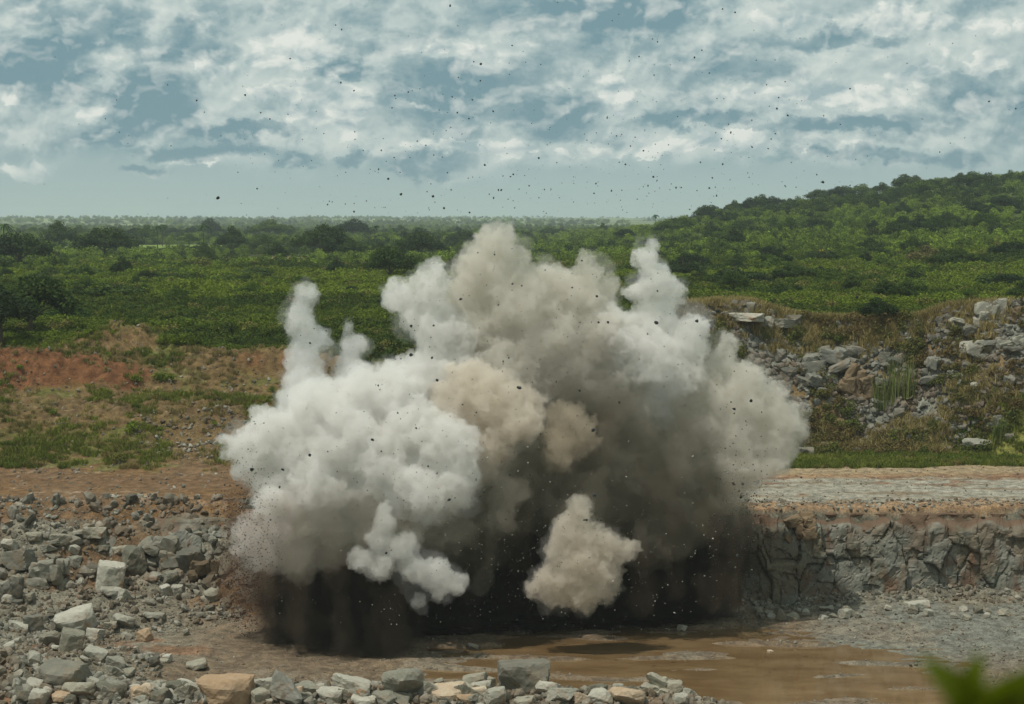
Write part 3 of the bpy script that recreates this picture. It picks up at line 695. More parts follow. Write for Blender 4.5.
left = [
 (75,621,38,26,'large pale wedge shaped boulder on the left rubble slope','p',1),
 (73,642,24,24,'upright pale grey block below the large wedge shaped boulder','g',11),
 (33,624,20,17,'squared brownish block at the left of the rubble slope','n',12),
 (95,635,18,14,'small pale stone right of the upright block','p',3),
 (50,640,14,12,'small grey stone between the squared block and the upright block','g',6),
 (112,626,12,10,'small rounded stone right of the large wedge shaped boulder','g',8),
  (192,560,26,24,'dark cube shaped outcrop block closest to the smoke','n',12),
 (112,577,28,30,'tall leaning pale slab in the rubble face','p',11),
 (74,562,14,13,'bright white chunk high on the rubble face','p',4),
 (135,560,26,30,'grey rounded outcrop block below the lip of the bench','g',5),
  (20,560,28,24,'dark grey outcrop block at the left edge of the rubble face','n',10),
  (95,533,22,14,'grey slab at the lip of the bench','g',13),
 (58,541,14,9,'pale flat stone near the lip of the bench','p',2),
 (170,577,18,12,'pale stone lying under the massive dark outcrop block','p',7),
 (178,590,12,10,'small pale block low under the outcrop','p',11),
 (165,590,10,12,'thin pale block beside the small pale block','p',10),
 (124,596,16,12,'pale stone at the foot of the tall leaning slab','p',0),
 (145,635,16,14,'tan stone at the foot of the rubble slope','o',5),
 (10,545,12,10,'small pale stone at the left edge near the lip','p',6),
 (28,598,14,12,'small dark stone under the broad outcrop block','n',8),
 (120,550,14,10,'small wedge stone left of the massive dark outcrop','g',1),
]
for px,py,w,h,l,m_,s in left: boulder(px,py,w,h,l,m_,shape=s)
rr = [  # upper slope and lower face

 (747,318,36,11,'long pale flat slab lying on the upper crest','p',13),(751,308,10,12,'small upright stone standing on the pale flat slab','p',3),
 (768,322,14,13,'rounded pale stone at the right end of the flat slab','p',5),(786,324,26,9,'tilted pale slab with a dark slab behind it on the upper crest','p',12),
 (792,319,20,10,'dark slab lying behind the tilted pale slab','n',13),(706,324,16,10,'grey stone on the crest close to the smoke','s',2),
 (984,316,20,22,'white upright block in the top outcrop at the right','p',11),(998,314,14,24,'tall white block in the middle of the top outcrop','p',10),
 (1014,318,24,22,'dark brown block at the right end of the top outcrop','b',9),(962,325,22,16,'pale blocky stone at the left end of the top outcrop','p',12),
 (944,323,20,14,'dark brown block left of the top outcrop','n',10),(976,334,26,14,'dark block under the white upright block','n',13),
 (984,351,30,20,'wide white block in the second row of the right outcrop','p',11),(1006,350,20,16,'white block right of the wide white block','p',12),
 (1020,348,16,20,'pale block at the picture edge in the second row','p',10),(966,350,12,16,'narrow white block left of the wide white block','p',9),
 (935,375,24,18,'blue grey block low in the slope below the outcrop','s',11),(956,375,20,16,'bright pale block beside the blue grey block','p',12),
 (980,392,18,16,'single pale boulder on the dark slope','p',4),
 (820,362,24,16,'grey outcrop block in the upper slope','s',10),(845,352,30,16,'pale grey ledge block near the crest','s',13),
 (815,385,30,20,'blue grey ledge block left of the brown outcrop','s',12),(778,345,18,14,'dark grey stone under the tilted pale slab','n',7),
 (790,372,16,12,'pale grey stone in the upper scree','s',1),(945,448,12,7,'white stone lying in the grass at the foot of the upper slope','p',2),
 (978,446,22,12,'pale broken stone behind bushes at the foot of the upper slope','p',6),(808,452,14,10,'grey stone beside the right edge of the smoke','g',8),
 (826,447,14,10,'grey stone right of the one beside the smoke','g',4),(1000,420,22,12,'light grey block low on the slope at the right edge','s',0),
 (918,606,24,11,'big flat pale boulder at the foot of the lower rock face','p',13),(928,613,10,8,'small pale stone under the flat boulder','p',3),
 (780,615,10,12,'pointed grey stone at the foot of the face near the smoke','g',0),(793,617,16,9,'low grey stone right of the pointed one','g',5),
 (682,628,9,7,'small white stone lying at the far edge of the pool','p',4),(473,647,8,6,'small white stone on the mud in front of the dark dust','p',6),
 (770,652,7,4,'small brown stone sticking out of the pool','o',3),
  (1003,535,20,12,'jutting block near the top of the lower face','n',12),(968,535,34,12,'long jutting ledge at the top of the lower face','n',13),
 (935,550,16,20,'upright block standing out of the lower face','n',10),
]
_ser = [500]
def place_rr(px,py,w,h,l,m_,s):
    if w*h > 210 and py < 440 and h > 11:
        _ser[0] += 1; outcrop(px,py,w*1.02,h,l,m_,7,_ser[0],cell=.62,name='cracked_block')
    else: boulder(px,py,w,h,l,m_,shape=s,tilt=.12)
def outcrop(px, py, w, h, label, mat, n, seed, Y=None, cell=.42, name='outcrop'):
    """one cracked mass of rock: wedged blocks grown together in a single mesh"""
    q = np.random.default_rng(seed)
    if Y is None:
        ys = np.arange(112, 215, .25); pp = [P(px, py+h*.2, y) for y in ys]
        hh = height(np.array([a.x for a in pp]), ys); k = np.where(np.array([a.z for a in pp]) <= hh)[0]; Y = ys[k[0]]
    m = Y/F_PX; W_, H_ = w*m, h*m; Vs, Fs, c = [], [], 0
    for k in range(n):
        V, Fc = rock_shape(seed*10+k, 3, 7, .06, boxy=1)
        s = q.uniform(.6,1.3,3)*np.array([W_,(W_+H_)*.5,H_])*cell
        a = q.normal()*.25; ca, sa = math.cos(a), math.sin(a); Rm = np.array([[ca,0,sa],[0,1,0],[-sa,0,ca]])
        V = (V*s*.75)@Rm.T + np.array([q.uniform(-.36,.36)*W_, q.uniform(-.3,.35)*W_*.5, q.uniform(-.36,.36)*H_])
        Vs.append(V); Fs.append(Fc+c); c += len(V)
    me = np_mesh(name, np.concatenate(Vs), np.concatenate(Fs)); o = link(name, me, MATS[mat], loc=P(px,py,Y+.3)); tag(o, label, 'rock outcrop')
    return o
for a_ in rr: place_rr(*a_)
outcrop(858,385,42,46,'large brown cracked outcrop in the middle of the upper slope','b',16,71)
outcrop(160,556,50,36,'massive dark cracked outcrop in the upper rubble face near the smoke','n',14,72)
outcrop(48,580,40,38,'broad dark grey outcrop low on the rubble face','n',14,73)
outcrop(8,596,28,32,'dark outcrop cut by the left edge of the picture','n',10,74)
outcrop(205,575,30,30,'dark brown outcrop half swallowed by falling dirt','b',10,75)
outcrop(664,691,46,32,'broken dark boulder with a pale crumbly top at the end of the front rock heap','g',12,76, name='boulder')
outcrop(798,528,34,34,'rounded brown grey buttress at the top of the face beside the smoke','b',12,77,Y=154.6)
outcrop(938,366,34,26,'blue grey outcrop low in the slope below the white blocks','s',12,78)
outcrop(826,368,50,34,'grey cracked outcrop left of the brown one on the upper slope','s',16,79)
# the countable rest of the blocks: nothing in the photograph tells them apart
r_ = random.Random(3)
def more(n, box, wr, label, group, mats, size_pow=1.5):
    for k in range(n):
        px, py = r_.uniform(box[0], box[2]), r_.uniform(box[1], box[3]); w = wr[0]+(wr[1]-wr[0])*r_.random()**size_pow
        boulder(px, py, w, w*r_.uniform(.55,.9), label, r_.choice(mats), group=group, name='stone')
more(48, (0,530,215,680), (7,17), 'angular grey stone among the rubble of the left quarry slope', 'stones of the left rubble slope', 'ggpnpg')
more(95, (20,681,692,702), (8,22), 'pale angular stone in the heap along the front edge', FR, 'gppppo')
more(60, (770,335,1024,440), (6,15), 'broken grey stone on the upper quarry slope', 'stones of the upper slope', 'sssn')
more(22, (745,607,1024,618), (6,12), 'grey stone fallen at the foot of the lower face', 'stones at the foot of the face', 'ggp')

# ------------------------------------------------------------------ foliage
def leaf_mat(name, a, b_, c_=None, scale=.03, jitter=.35):
    m, N, b = bsdf_mat(name, .75, .2)
    rnd = N.new('ShaderNodeObjectInfo').outputs['Random']
    lf = N.new('ShaderNodeAttribute', attribute_name='leaf').outputs['Fac']
    pos = geo(N)
    big = N.noise(N.scalev(pos, (.45, 1.0, 1.0)), scale, 3, .6)
    t = N.math('ADD', N.math('MULTIPLY', N.math('SUBTRACT', rnd, .5), jitter*2), N.step(big, .38, .62), clamp=True)
    cl = N.mix(t, a, b_)
    if c_ is not None: cl = N.mix(N.step(rnd, .9, .97), cl, c_)
    cl = N.mix(1.0, cl, N.mix(lf, (.62,.62,.62), (1.38,1.38,1.25)), 'MULTIPLY')
    N.put(b.inputs['Base Color'], cl)
    tr = N.new('ShaderNodeBsdfTranslucent'); N.put(tr.inputs[0], cl)
    mx = N.new('ShaderNodeMixShader'); mx.inputs[0].default_value = .22
    N.l.new(b.outputs[0], mx.inputs[1]); N.l.new(tr.outputs[0], mx.inputs[2])
    N.l.new(mx.outputs[0], N.n['Material Output'].inputs[0])
    return m
def leaves(cent, rad, n, size, r_, shell=.55, flat=.0):
    """n leaf clumps spread through ellipsoids: returns V, F, leaf tint"""
    cent = np.asarray(cent); rad = np.asarray(rad)
    vol = rad.prod(1)**.66; k = r_.choice(len(cent), n, p=vol/vol.sum())
    d = r_.normal(size=(n,3)); d /= np.linalg.norm(d,axis=1)[:,None]
    rr = (shell + (1-shell)*r_.random(n)**.6)*(1+.12*r_.normal(size=n))
    Pn = cent[k] + d*rad[k]*rr[:,None]
    nn = d + r_.normal(size=(n,3))*.7; nn[:,2] += flat; nn /= np.linalg.norm(nn,axis=1)[:,None]
    t = np.cross(nn, r_.normal(size=(n,3))); t /= np.linalg.norm(t,axis=1)[:,None]; bb = np.cross(nn, t)
    s = size*r_.uniform(.5, 1.3, n)[:,None]
    V = np.stack([Pn-t*s, Pn-bb*s*.55+nn*s*.15, Pn+t*s, Pn+bb*s*.55+nn*s*.15], 1).reshape(-1,3)
    Fc = np.arange(4*n).reshape(n,4)
    return V, Fc, np.repeat(r_.random(n), 4)
def lumps(r_, n, R_, H, z0, lr):
    a = r_.uniform(0, 6.283, n); q = np.sqrt(r_.random(n)); 
    c = np.stack([np.cos(a)*q*R_, np.sin(a)*q*R_, z0 + H*(1-q**2*.7)*r_.uniform(.45,1,n)], 1)
    s = lr*r_.uniform(.65,1.25,n)
    return c, np.stack([s, s, s*.75], 1)
def leaf_mesh(name, c_, rad, n, size, r_, **kw):
    V, Fc, t = leaves(c_, rad, n, size, r_, **kw)
    return np_mesh(name, V, Fc, False, {'leaf': ('POINT','FLOAT',t)})
Mscrub = leaf_mat('scrub_leaves', srgb(62,78,20), srgb(108,124,34), srgb(110,108,52), .035, .22)
Mforest = leaf_mat('woodland_leaves', srgb(50,68,22), srgb(122,142,50), srgb(60,70,36), .012, .42)
Mtree = leaf_mat('dark_tree_leaves', srgb(40,56,23), srgb(66,84,32), None, .05)
Mtree2 = leaf_mat('green_tree_leaves', srgb(60,82,26), srgb(92,112,38), None, .05)
Mpalm = leaf_mat('palm_fronds', srgb(52,76,40), srgb(70,94,46), None, .05)
Mgrass = leaf_mat('grass_blades', srgb(92,106,38), srgb(122,128,54), srgb(138,122,74), .12, .5)
Mstraw = leaf_mat('dry_grass', srgb(134,120,76), srgb(166,150,102), srgb(98,100,50), .12, .5)
Mreed = leaf_mat('reed_leaves', srgb(92,104,54), srgb(122,130,72), None, .2)
Mbrownb = leaf_mat('dry_brush', srgb(112,96,60), srgb(92,102,46), None, .15)
Mbark, N, b = bsdf_mat('bark', .9, .2); b.inputs[0].default_value = c4(srgb(86,76,62))

proto = bpy.data.collections.new('prototypes')       # not linked to the scene: only the uncountable scrub uses it
def proto_obj(name, me, mat, col):
    me.materials.append(mat); o = bpy.data.objects.new(name, me); col.objects.link(o); return o
bush_c = bpy.data.collections.new('bush_prototypes'); wood_c = bpy.data.collections.new('wood_prototypes')
for k in range(5):
    q = np.random.default_rng(700+k); c_, rd = lumps(q, 9, .8, 1.0, .15, .5)
    proto_obj('bush', leaf_mesh('bush', c_, rd, 420, .13, q, shell=.7, flat=.3), Mscrub, bush_c)
for k in range(5):
    q = np.random.default_rng(800+k); c_, rd = lumps(q, 10, .75, 1.35, .2, .42)
    proto_obj('canopy', leaf_mesh('canopy', c_, rd, 360, .12, q, shell=.75, flat=.3), Mforest, wood_c)
def blades(n, R_, H, w, r_, lean=.35):
    a = r_.uniform(0,6.283,n); q = np.sqrt(r_.random(n))*R_; b0 = np.stack([np.cos(a)*q, np.sin(a)*q, np.zeros(n)], 1)
    h = H*r_.uniform(.5,1.1,n); ln = r_.normal(size=(n,2))*lean; th = r_.uniform(0,3.14,n)
    t = np.stack([np.cos(th), np.sin(th), np.zeros(n)], 1)*w
    m_ = b0 + np.stack([ln[:,0]*h*.35, ln[:,1]*h*.35, h*.6], 1); e = b0 + np.stack([ln[:,0]*h, ln[:,1]*h, h], 1)
    V = np.stack([b0-t, b0+t, m_+t*.8, m_-t*.8, e+t*.2, e-t*.2], 1).reshape(-1,3)
    i = np.arange(n)[:,None]*6
    Fc = np.concatenate([i+np.array([[0,1,2,3]]), i+np.array([[3,2,4,5]])], 0)
    return V, Fc, np.repeat(r_.random(n), 6)
def tuft_col(name, mat, n, R_, H, w, lean=.35):
    col = bpy.data.collections.new(name)
    for k in range(3):
        q = np.random.default_rng(900+k); V, Fc, t = blades(n, R_, H, w, q, lean)
        proto_obj('tuft', np_mesh('tuft', V, Fc, False, {'leaf': ('POINT','FLOAT',t)}), mat, col)
    return col
grass_c = tuft_col('grass_tufts', Mgrass, 60, .5, .45, .03); straw_c = tuft_col('straw_tufts', Mstraw, 70, .5, .75, .03)
brush_c = bpy.data.collections.new('brush_prototypes')
for k in range(3):
    q = np.random.default_rng(950+k); c_, rd = lumps(q, 8, .7, .8, .1, .4)
    proto_obj('brush', leaf_mesh('brush', c_, rd, 300, .11, q, shell=.5), Mbrownb, brush_c)

def instancer(name, pts, scl, col, label, cat):
    me = bpy.data.meshes.new(name); me.vertices.add(len(pts)); me.vertices.foreach_set('co', np.asarray(pts, np.float32).ravel())
    at = me.attributes.new('scl', 'FLOAT', 'POINT'); at.data.foreach_set('value', np.asarray(scl, np.float32))
    o = link(name, me); tag(o, label, cat, kind='stuff')
    ng = bpy.data.node_groups.new(name, 'GeometryNodeTree')
    ng.interface.new_socket('Geometry', in_out='INPUT', socket_type='NodeSocketGeometry'); ng.interface.new_socket('Geometry', in_out='OUTPUT', socket_type='NodeSocketGeometry')
    n = ng.nodes; L = ng.links
    gi, go = n.new('NodeGroupInput'), n.new('NodeGroupOutput')
    m2p = n.new('GeometryNodeMeshToPoints'); iop = n.new('GeometryNodeInstanceOnPoints'); ci = n.new('GeometryNodeCollectionInfo')
    ci.inputs[0].default_value = col; ci.inputs['Separate Children'].default_value = True; ci.inputs['Reset Children'].default_value = True
    na = n.new('GeometryNodeInputNamedAttribute'); na.data_type = 'FLOAT'; na.inputs[0].default_value = 'scl'
    rv = n.new('FunctionNodeRandomValue'); rv.data_type = 'FLOAT_VECTOR'; rv.inputs[0].default_value = (-.12,-.12,0); rv.inputs[1].default_value = (.12,.12,6.283)
    L.new(gi.outputs[0], m2p.inputs[0]); L.new(m2p.outputs[0], iop.inputs['Points']); L.new(ci.outputs[0], iop.inputs['Instance'])
    iop.inputs['Pick Instance'].default_value = True
    L.new(na.outputs[0], iop.inputs['Scale']); L.new(rv.outputs[0], iop.inputs['Rotation']); L.new(iop.outputs[0], go.inputs[0])
    md = o.modifiers.new('scatter', 'NODES'); md.node_group = ng
    return o
def pts_in(n, ylo, yhi, halfw, seed, acc, logy=False):
    q = np.random.default_rng(seed)
    Y = np.exp(q.uniform(math.log(ylo), math.log(yhi), n)) if logy else q.uniform(ylo, yhi, n)
    X = q.uniform(-1,1,n)*halfw(Y); k = acc(X, Y, q); X, Y = X[k], Y[k]
    return X, Y, height(X, Y), q
def is_right(X, Y): return sm(X*165/np.clip(Y,60,240), 2, 16)
fld = lambda X, Y: (G(X,Y,-74,535,21,75) > .42) | (G(X,Y,-12,560,26,60) > .45) | (G(X,Y,-140,770,48,110) > .42)
edge = lambda X, Y: np.where(is_right(X,Y) > .5, 207+nz(X,Y,.15)*2.0, 203.5+nz(X,Y,.15)*2.5-6.5*G(X,Y,-41,203,7,6))
X, Y, Z, q = pts_in(36000, 200, 460, lambda Y: Y*.36+6, 1, lambda X,Y,q: (Y > edge(X,Y)) & ~fld(X,Y) & ((nz(X,Y,.07,21)+.5*q.random(len(X)) > -.22) | (Y < 215)) & (G(X,Y,-39,200,2.6,2) < .5), True)
s = (.75 + .55*q.random(len(X))**1.5)*np.interp(Y, [200,225,300,460], [.62,1.0,1.15,1.5])*(1+.35*nz(X,Y,.03)+.5*nz(X,Y,.11,7))
instancer('scrub', np.stack([X,Y,Z-.15],1), s, bush_c, 'dense low bright green scrub covering the plain behind the quarry', 'scrub')
X, Y, Z, q = pts_in(48000, 420, 2600, lambda Y: Y*.36+6, 2, lambda X,Y,q: ~fld(X,Y) & ((nz(X,Y*2.2,.006,3)+.22*q.random(len(X)) > -.16) | (X/Y > .08)), True)
s = (.9+1.5*q.random(len(X))**3)*np.interp(Y, [420,1000,2600], [.95,1.3,1.5])
instancer('woodland', np.stack([X,Y,Z-.3],1), s, wood_c, 'mixed green bush and woodland spreading to the horizon and over the hill', 'woodland')
X, Y, Z, q = pts_in(9000, 2600, 9000, lambda Y: Y*.36, 3, lambda X,Y,q: (nz(X,Y*.5,.0022,3)+.1*q.random(len(X)) > .05), True)
instancer('far_woodland', np.stack([X,Y,Z-.3],1), 2.5+3*q.random(len(X)), wood_c, 'distant strips of trees on the low ridge under the horizon', 'woodland')
# grass on the benches
X, Y, Z, q = pts_in(26000, 172, 206, lambda Y: Y*.34+6, 4, lambda X,Y,q: np.where(is_right(X,Y) > .5, (Y > 178.5+1.5*nz(X,Y,.2)) & (Y < 190), (Y > 173.5-.1*(X+40)) & (nz(X,Y,.12,60)+.5*nz(X,Y,.5,80)+.25*np.exp(-((Y-178)/3)**2)+.45*q.random(len(X)) > .47)))
instancer('grass', np.stack([X,Y,Z-.03],1), .5+.7*q.random(len(X)), grass_c, 'patchy green grass on the benches and spoil banks', 'grass')
X, Y, Z, q = pts_in(16000, 186, 210, lambda Y: Y*.34+6, 5, lambda X,Y,q: (is_right(X,Y) > .4) & (((Y > 198.5) & (Y < 208) & (nz(X,Y,.3)+q.random(len(X)) > .1)) | (nz(X,Y,.16,9) + .3*q.random(len(X)) > .33)))
instancer('dry_grass', np.stack([X,Y,Z-.03],1), .6+.8*q.random(len(X)), straw_c, 'dry straw coloured grass along the crest of the upper quarry slope', 'dry grass')
X, Y, Z, q = pts_in(9000, 173, 203, lambda Y: Y*.34+6, 15, lambda X,Y,q: (is_right(X,Y) < .4) & (Y > 174-.1*(X+40)) & (nz(X,Y,.18,33)+.6*q.random(len(X)) > .30))
instancer('dry_bank_grass', np.stack([X,Y,Z-.03],1), .3+.45*q.random(len(X)), straw_c, 'short dry grass scattered over the spoil banks on the left', 'dry grass')
X, Y, Z, q = pts_in(5200, 186, 203, lambda Y: Y*.34+6, 6, lambda X,Y,q: (is_right(X,Y) > .4) & ((nz(X,Y,.14,5) < -.08) | ((Y < 191.5) & (nz(X,Y,.3) > -.2))) )
instancer('brush', np.stack([X,Y,Z-.05],1), .5+.8*q.random(len(X)), brush_c, 'low olive and brown brush growing on the upper quarry slope', 'brush')
X, Y, Z, q = pts_in(700, 174, 203, lambda Y: Y*.34+6, 8, lambda X,Y,q: (is_right(X,Y) < .4) & (q.random(len(X)) > .3) & (nz(X,Y,.35,12)+.35*q.random(len(X)) > .40))
instancer('weeds', np.stack([X,Y,Z-.05],1), .35+.5*q.random(len(X)), bush_c, 'scattered green weeds on the red spoil banks', 'weeds')

# ------------------------------------------------------------------ trees
def tube(pts, rad, sides=6):
    V, Fc = [], []
    for i, (p, r0) in enumerate(zip(pts, rad)):
        d = (Vector(pts[min(i+1,len(pts)-1)]) - Vector(pts[max(i-1,0)])).normalized(); u = d.orthogonal().normalized(); w = d.cross(u)
        for k in range(sides):
            a = 6.2832*k/sides; V.append(tuple(Vector(p)+u*math.cos(a)*r0+w*math.sin(a)*r0))
    for i in range(len(pts)-1):
        for k in range(sides): Fc.append((i*sides+k, i*sides+(k+1)%sides, (i+1)*sides+(k+1)%sides, (i+1)*sides+k))
    return np.array(V), np.array(Fc)
def trunk_mesh(H, R_, r_, limbs=5, thick=.14):
    Vs, Fs, n = [], [], 0
    def add(p, rd):
        nonlocal n
        V, Fc = tube(p, rd); Vs.append(V); Fs.append(Fc+n); n += len(V)
    add([(0,0,-.3),(.05,.02,H*.25),(-.05,.05,H*.5),(.03,0,H*.85)], [thick*1.3,thick,thick*.75,thick*.3])
    for k in range(limbs):
        a = 6.283*k/limbs + r_.uniform(-.4,.4); z0 = H*r_.uniform(.25,.5); l = R_*r_.uniform(.6,.85)
        add([(0,0,z0),(math.cos(a)*l*.45,math.sin(a)*l*.45,z0+H*.17),(math.cos(a)*l,math.sin(a)*l,z0+H*r_.uniform(.25,.38))], [thick*.55,thick*.38,thick*.14])
    return np_mesh('trunk', np.concatenate(Vs), np.concatenate(Fs), True)
def tree_proto(kind, seed):
    q = np.random.default_rng(seed)
    if kind == 'spreading': H, R_, c_rd, n, sz = 5.0, 3.6, lumps(q, 26, 3.3, 2.6, 1.9, .95), 6000, .16
    elif kind == 'round': H, R_, c_rd, n, sz = 4.6, 2.0, lumps(q, 18, 1.7, 2.6, 1.2, .9), 4200, .15
    elif kind == 'tall': H, R_, c_rd, n, sz = 6.5, 1.7, lumps(q, 18, 1.4, 4.2, 2.0, .8), 3800, .15
    else: H, R_, c_rd, n, sz = 3.0, 2.2, lumps(q, 16, 1.9, 1.5, .5, .75), 4000, .14
    return trunk_mesh(H, R_*.9, q), leaf_mesh('crown', c_rd[0], c_rd[1], n, sz, q, shell=.5, flat=.2), H
TP = {}
for i, k in enumerate(('spreading','round','tall','low')):
    for j in range(2): TP[(k,j)] = tree_proto(k, 50+i*10+j)
_tm = {}
def tree(px, base_py, h_px, kind, mat, label, group=None, Y=None, wide=1.0, zoff=0):
    if Y is None:
        ys = np.concatenate([np.arange(200, 450, 1.0), np.arange(450, 1150, 8.)]); q = [P(px, base_py, y) for y in ys]
        ridge = 218 + (CAM_Z - height(np.array([a.x for a in q])[260:], ys[260:]))/ys[260:]*F_PX
        if ridge.min() > base_py-1:
            Y = ys[260+int(ridge.argmin())]; base_py = ridge.min()
        hh = height(np.array([a.x for a in q]), ys); k = np.where(np.array([a.z for a in q]) <= hh)[0]
        if Y is None: Y = ys[k[0]] if len(k) else 1100
    x = (px-CX)/F_PX*Y*.9999
    tm, cm, H = TP[(kind, random.randrange(2))]
    if 205 < Y < 460: h_px += 2.0*F_PX/Y*.6
    elif Y >= 460: h_px += (2.6 if group is None else 1.4)*F_PX/Y
    s = (P(px, base_py-h_px, Y).z - hz(x, Y))/H/1.02
    wide = wide*max(.55, min(1.0, h_px/F_PX*Y/H/s*1.25))
    e = empty('tree' if kind != 'low' else 'shrub', (x, Y, hz(x, Y)-.1+zoff), random.uniform(0,6.28)); e.scale = (s*wide, s*wide, s)
    tag(e, label, 'tree' if kind != 'low' else 'shrub', group)
    for nm, me, m_ in (('trunk', tm, Mbark), ('crown', cm, mat)):
        key = (me.name, m_.name)
        if key not in _tm:
            mm = me.copy(); mm.materials.append(m_); _tm[key] = mm
        o = bpy.data.objects.new(nm, _tm[key]); COL.objects.link(o); o.parent = e
    return e
D, L = Mtree, Mtree2
TL = [
 (30,338,56,'spreading',D,'wide dark spreading tree nearest on the left side of the plain',1.1),
 (0,345,50,'spreading',D,'dark tree cut by the left picture edge beside the wide spreading tree',1.0),
 (68,325,20,'low',L,'small green shrub right of the wide dark tree',1.0),
 (20,272,36,'spreading',D,'large dark tree farther back at the left picture edge',1.25),
 (105,262,27,'spreading',D,'broad domed tree standing in the tree line at the left',1.3),
 (122,280,20,'round',D,'dark bushy tree alone in the scrub at the left',1.0),
 (115,300,14,'low',D,'very dark low thicket in the green scrub at the left',2.0),
 (232,254,24,'round',D,'dark tree at the left end of the straw yellow field',1.0),
 (205,264,14,'round',D,'small tree in front of the straw yellow field',1.0),
 (276,264,14,'round',D,'small dark tree before the right end of the straw yellow field',1.1),
 (322,262,30,'spreading',D,'olive dark spreading tree right of the straw yellow field',1.1),
 (345,262,18,'spreading',D,'dark low tree behind the thin smoke column',1.3),
 (210,238,18,'round',D,'rounded tree on the tree line above the yellow field',1.2),
 (270,240,16,'spreading',L,'pale green spreading tree on the far tree line',1.4),
 (352,240,16,'spreading',D,'dark broad tree on the far tree line above the smoke column',1.4),
 (60,250,26,'round',D,'round tree between the big edge tree and the domed tree',1.1),
 (148,244,16,'round',L,'green tree right of the domed tree in the tree line',1.1),
 (390,285,34,'spreading',D,'dark tree group behind the left white plumes',1.0),
 (420,262,22,'spreading',D,'dark tree above the white plume with the flat shoulder',1.2),
 (255,282,14,'low',D,'dark low thicket above the thin smoke column',1.6),
 (905,290,10,'low',L,'low light green thicket right of the middle of the plain',2.0),
 (903,191,14,'round',D,'dark round crowned tree alone on the hill skyline',1.5),
 (820,197,9,'spreading',D,'flat topped tree on the hill skyline left of the round crowned one',1.5),
 (960,188,9,'spreading',D,'small tree on the hill skyline right of the round crowned one',1.0),
 (712,210,8,'spreading',D,'small flat topped tree at the left foot of the hill skyline',1.4),
 (880,325,28,'spreading',D,'dark tangled tree in the scrub below the hill',1.1),
 (735,288,20,'low',D,'dark thicket in the scrub right of the knobbed smoke column',1.6),
 (795,285,16,'spreading',D,'broad dark thicket tree in the middle of the right plain',1.6),
 (955,272,18,'spreading',D,'dark broad tree in the right plain near the picture edge',1.6),
 (1010,262,16,'spreading',D,'dark tree at the right picture edge below the hill',1.5),
 (870,262,14,'spreading',D,'dark tree in the middle of the right plain',1.6),
 (1000,290,16,'low',D,'dark thicket near the right picture edge above the quarry crest',1.7),
 (700,276,14,'low',D,'dark thicket beside the knobbed smoke column',1.6),
]
for px,by,h,k,m_,l,w in TL: tree(px,by,h,k,m_,l,wide=w)
Myel = leaf_mat('yellow_leaves', srgb(168,158,48), srgb(188,172,60), None, .2)
tree(822,262,9,'round',Myel,'single bright yellow flowering tree in the green plain',wide=1.1)
Mtan = leaf_mat('bare_brown_twigs', srgb(120,100,66), srgb(104,104,60), None, .2)
tree(925,268,20,'round',Mtan,'brownish half bare tree in the right plain',wide=1.6)
tree(1012,458,20,'low',L,'green bush at the foot of the upper slope by the right edge',Y=187)
tree(870,200,6,'low',L,'bright green bush on the hill slope below the skyline',wide=1.5)
tr_ = random.Random(9)
def woods(n, box, hp_, kinds, label, group):
    for k in range(n):
        px, by = tr_.uniform(box[0], box[2]), tr_.uniform(box[1], box[3])
        tree(px, by, tr_.uniform(*hp_), tr_.choice(kinds), tr_.choice((D,D,L)), label, group, wide=tr_.uniform(.9,1.6))
woods(60, (0,227,640,242), (5,11), ('spreading','round','low'), 'green tree in the far tree line under the horizon', 'trees of the far tree line')
woods(60, (0,240,470,305), (6,16), ('spreading','low','round'), 'dark green tree rising from the scrub of the left plain', 'trees on the left plain')
woods(75, (640,232,1024,310), (7,18), ('spreading','low','round'), 'dark green tree rising from the scrub of the right plain', 'trees on the right plain')
woods(50, (690,185,1024,238), (6,14), ('spreading','round'), 'green tree on the wooded hill', 'trees on the hill')
# palms standing out of the tree line
def palm_parts():
    q = random.Random(4); tv = tube([(0,0,-.3),(.08,0,3),(.0,.05,6),(.05,0,9)], [.22,.17,.14,.11])
    Vs, Fs, n = [], [], 0
    for k in range(16):
        a = 6.283*k/16+q.uniform(-.2,.2); up = q.uniform(-.1,.9); L_ = 2.6
        for t in range(6):
            t0, t1 = t/6, (t+1)/6
            f = lambda t: np.array([math.cos(a)*L_*t, math.sin(a)*L_*t, 9+up*t*1.6-1.9*t*t])
            p0, p1 = f(t0), f(t1); w = np.array([-math.sin(a), math.cos(a), -.3])*.38*(1-t0*.6)
            Vs += [p0-w, p0+w, p1+w*.85, p1-w*.85]; Fs.append([n,n+1,n+2,n+3]); n += 4
    fr = np_mesh('frond', np.array(Vs), np.array(Fs), False, {'leaf': ('POINT','FLOAT', np.random.default_rng(1).random(n))})
    return np_mesh('trunk', *tv, True), fr
pt, pf = palm_parts(); pt.materials.append(Mbark); pf.materials.append(Mpalm)
for k, (px, Y, s, l) in enumerate([(204,640,1.05,'tall palm standing above the tree line over the straw field'),(158,700,.95,'palm left of the tall one on the tree line'),(163,760,.9,'shorter palm close beside another left of the tall palm'),
        (375,760,.9,'palm on the skyline above the thin smoke column'),(392,780,.8,'small palm right of the skyline palm'),(418,760,.85,'palm on the skyline left of the highest smoke top'),(5,560,1.1,'palm at the left picture edge above the big tree'),
        (655,880,.8,'palm on the skyline right of the highest smoke top')]):
    x = (px-CX)/F_PX*Y; e = empty('palm_tree', (x, Y, hz(x,Y)), k*1.3); e.scale = (s,s,s); tag(e, l, 'palm', 'palms on the skyline')
    for nm, me in (('trunk', pt), ('crown', pf)):
        o = bpy.data.objects.new(nm, me); COL.objects.link(o); o.parent = e
